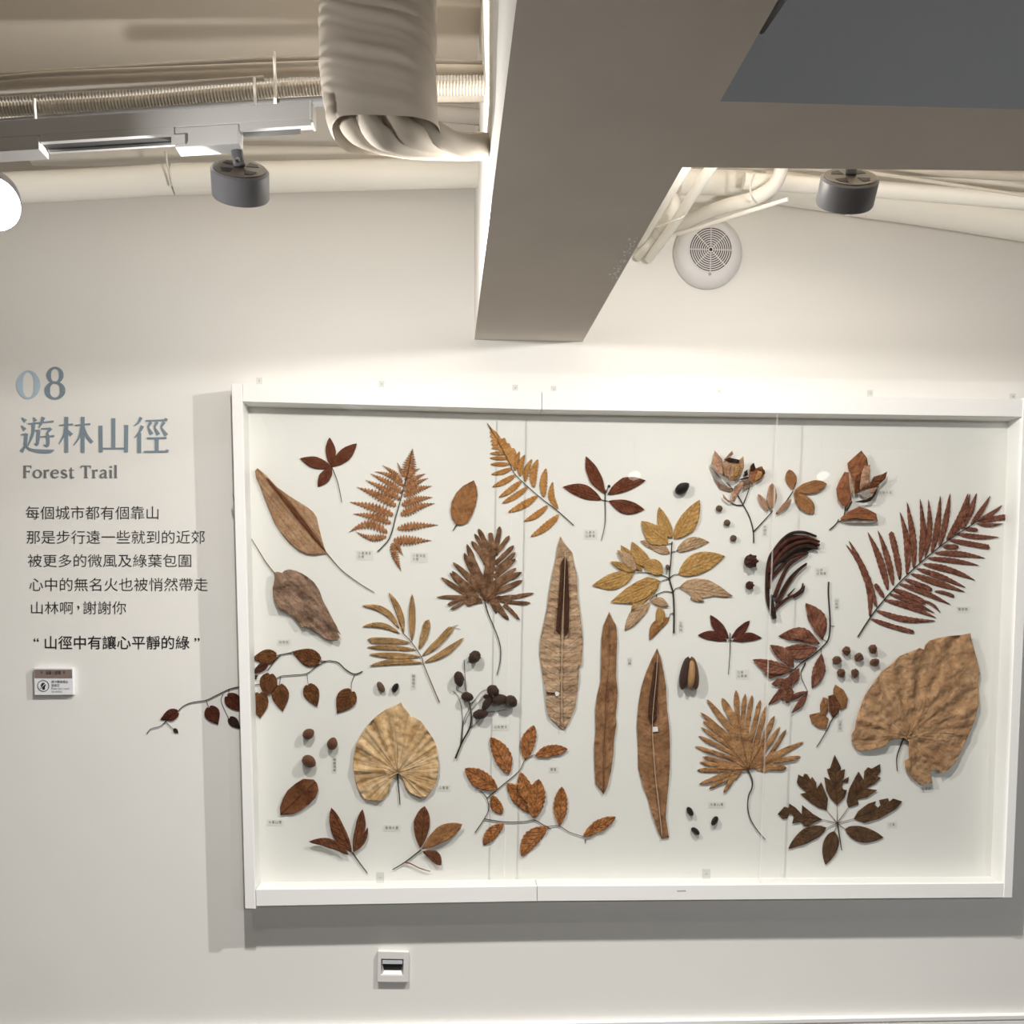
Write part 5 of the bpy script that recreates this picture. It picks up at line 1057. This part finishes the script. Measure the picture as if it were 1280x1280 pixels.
    ld.energy = energy; ld.color = LAMP_COL if not room else ROOM_COL; ld.shadow_soft_size = .014
    lo = bpy.data.objects.new('lamp_light', ld); COL.objects.link(lo); lo.location = Vector((0, .07, .006)) if washer else axis * .045; lo.parent = t; lo.visible_glossy = False
    if not washer: lo.rotation_euler = axis.to_track_quat('-Z', 'Y').to_euler()
    return t
ad = thing('track_adapter', lp(fr_(262)), 'pale grey adapter box that holds the left spotlight on the track', 'track adapter')
bar('housing', lp(fr_(222)), lp(fr_(301)), -.043, -.0135, -.013, .020, M_track, ad)
bar('release_tab', lp(fr_(219)), lp(fr_(236)), -.040, -.026, -.018, -.013, M_white, ad)
n1 = Vector((-.12, math.sin(math.radians(40)), -math.cos(math.radians(40))))
l1 = D3(300.5, 229, 1.63)
spot(l1, n1, 'round grey spotlight hanging from the track at upper left', D3(293, 172, 1.63), radius=.046)
l2 = D3(1059, 239, 1.645); l2top = D3(1072, 195, 1.645); l2top.x += .03; l2top.z = CEIL
spot(l2, (.05, math.sin(math.radians(40)), -math.cos(math.radians(40))), 'round grey spotlight partly behind the cross beam at upper right', l2top, radius=.048)
l0 = D3(-10, 250, 1.42)
spot(l0, (.35, -.75, -.5), 'glaring lit spotlight cut off by the left edge of the picture', D3(-24, 176, 1.50), w_=GLARE_W, washer=False, glare=True, radius=.037)

# ---- pipes and tubes at the right of the beam
gR = 'white pipes right of the beam'
pipe('water_pipe', [(951, 231, 2.36), (1058, 247, 2.36)], 18.5, M_pipe, 'left length of the fat lower white pipe right of the beam', 'pipe', gR)
pipe('water_pipe', [(1063, 247.5, 2.36), (1180, 264, 2.34), (1330, 288, 2.32)], 19.5, M_pipe, 'long right length of the fat lower white pipe right of the beam', 'pipe', gR)
pipe('water_pipe', [(930, 226, 2.22), (1100, 237, 2.2), (1330, 256, 2.18)], 9.5, M_pipe, 'thinner white pipe lying over the fat pipe at upper right', 'pipe', gR)
pipe('water_pipe', [(870, 180, 2.38), (1000, 186, 2.37), (1130, 203, 2.35), (1330, 243, 2.3)], 15, M_pipe, 'white pipe half hidden behind the cross beam at far right', 'pipe', gR)
pipe('cable', [(880, 195, 2.1), (1050, 212, 2.1), (1150, 225, 2.1), (1330, 252, 2.1)], 2.0, M_cond, 'thin beige cable above the white pipes at far right', 'cable', gR, 8)
pipe('conduit', [(868, 205, 2.24), (940, 207, 2.22), (1100, 212, 2.17), (1330, 224, 2.15)], 5, M_cond, 'beige conduit just below the cross beam at right', 'conduit', gR, 10)
pipe('water_pipe', [(850, 227, 2.3), (900, 228, 2.3), (938, 229, 2.3)], 14, M_pipe, 'short thick white pipe stub above the round speaker', 'pipe', gR)
pipe('water_pipe', [(846, 247, 2.36), (930, 247, 2.36)], 6, M_pipe, 'short thin white pipe under the thick stub above the speaker', 'pipe', gR, 14)
pipe('elbow_pipe', [(976, 196, 2.14), (976, 214, 2.15), (966, 233, 2.17), (942, 248, 2.2), (912, 256, 2.26), (880, 267, 2.36), (846, 284, 2.46)], 8.5, M_pipe, 'white elbow pipe bending down behind the cross beam to the speaker', 'pipe', gR, 18)
pipe('flat_cable', [(985, 249, 2.12), (940, 263, 2.18), (900, 276, 2.28), (856, 290, 2.38), (846, 292, 2.40)], 2.6, M_pipe, 'thin pale cable strip sagging across the top of the speaker', 'cable', gR, 10)
gT = 'white tubes along the right side of the beam'
pipe('tube_pipe', [(868, 190, 1.88), (841, 235, 2.08), (815, 279, 2.34), (800, 305, 2.5)], 7, M_pipe, 'white tube running closest to the side of the beam', 'tube', gT, 14)
pipe('tube_pipe', [(905, 185, 1.88), (876, 228, 2.06), (842, 281, 2.30), (811, 323, 2.5)], 7.2, M_pipe, 'white tube running over the thick stub to the wall', 'tube', gT, 14)
ft = thing('fitted_tube', D3(800, 322, 2.48), 'white tube with collar and curved fitting between the two straight tubes', 'tube', gT)
pipe('lower_tube', [(826, 288, 2.40), (797, 322, 2.51)], 5.2, M_pipe, '', parent=ft, sides=14)
pipe('collar', [(830, 281, 2.38), (821, 293, 2.42)], 7.5, M_pipe, '', parent=ft, sides=18)
pipe('bend', [(827, 285, 2.39), (837, 269, 2.34), (843, 257, 2.32), (842, 246, 2.33)], 7, M_pipe, '', parent=ft, sides=14)
tg = slab('junction_box', [(804, 281), (815, 280), (815, 291), (802, 294)], -.06, -.03, M_pipe); tag(tg, 'small white fitting tucked against the beam above the wall tubes', 'fitting')
o = tube('cable_tie', [D3(*p) for p in ((818, 285, 2.27), (836, 278, 2.22), (852, 272, 2.2), (858, 266, 2.22))], .0018, M_tie); tag(o, 'white tie binding the tubes beside the speaker', 'cable tie', 'cable ties')
o = tube('cable_tie', [D3(*p) for p in ((944, 215, 2.1), (938, 232, 2.12), (940, 246, 2.13), (946, 254, 2.15))], .002, M_tie); tag(o, 'white tie around the elbow pipe under the cross beam', 'cable tie', 'cable ties')
o = tube('cable', [D3(*p) for p in ((952, 36, 1.285), (968, 12, 1.21), (992, -25, 1.1))], .006, M_cdark, None, 10); tag(o, 'short black cable along the beam at the top edge', 'cable')

# ---- two room spotlights further back: they show as small bright reflections in the acrylic
def mirror_lamp(px, py, z, label):
    yp = YF + .006; hit = W(px, py, yp); d = (hit - CP); d = Vector((d.x, -d.y, d.z)); t = (z - hit.z) / d.z
    p = hit + d * t
    return p
for i, (px, py) in enumerate(((793, 592), (1028, 592))):
    p = mirror_lamp(px, py, CEIL - .30, '')
    p.y = max(p.y, YR + .3)
    spot(p, (0, .62, -.78), ('left' if i == 0 else 'right') + ' one of two ceiling spotlights behind the viewer', p + Vector((0, -.02, .27)), w_=ROOM_W, washer=False, room=True, radius=.055)
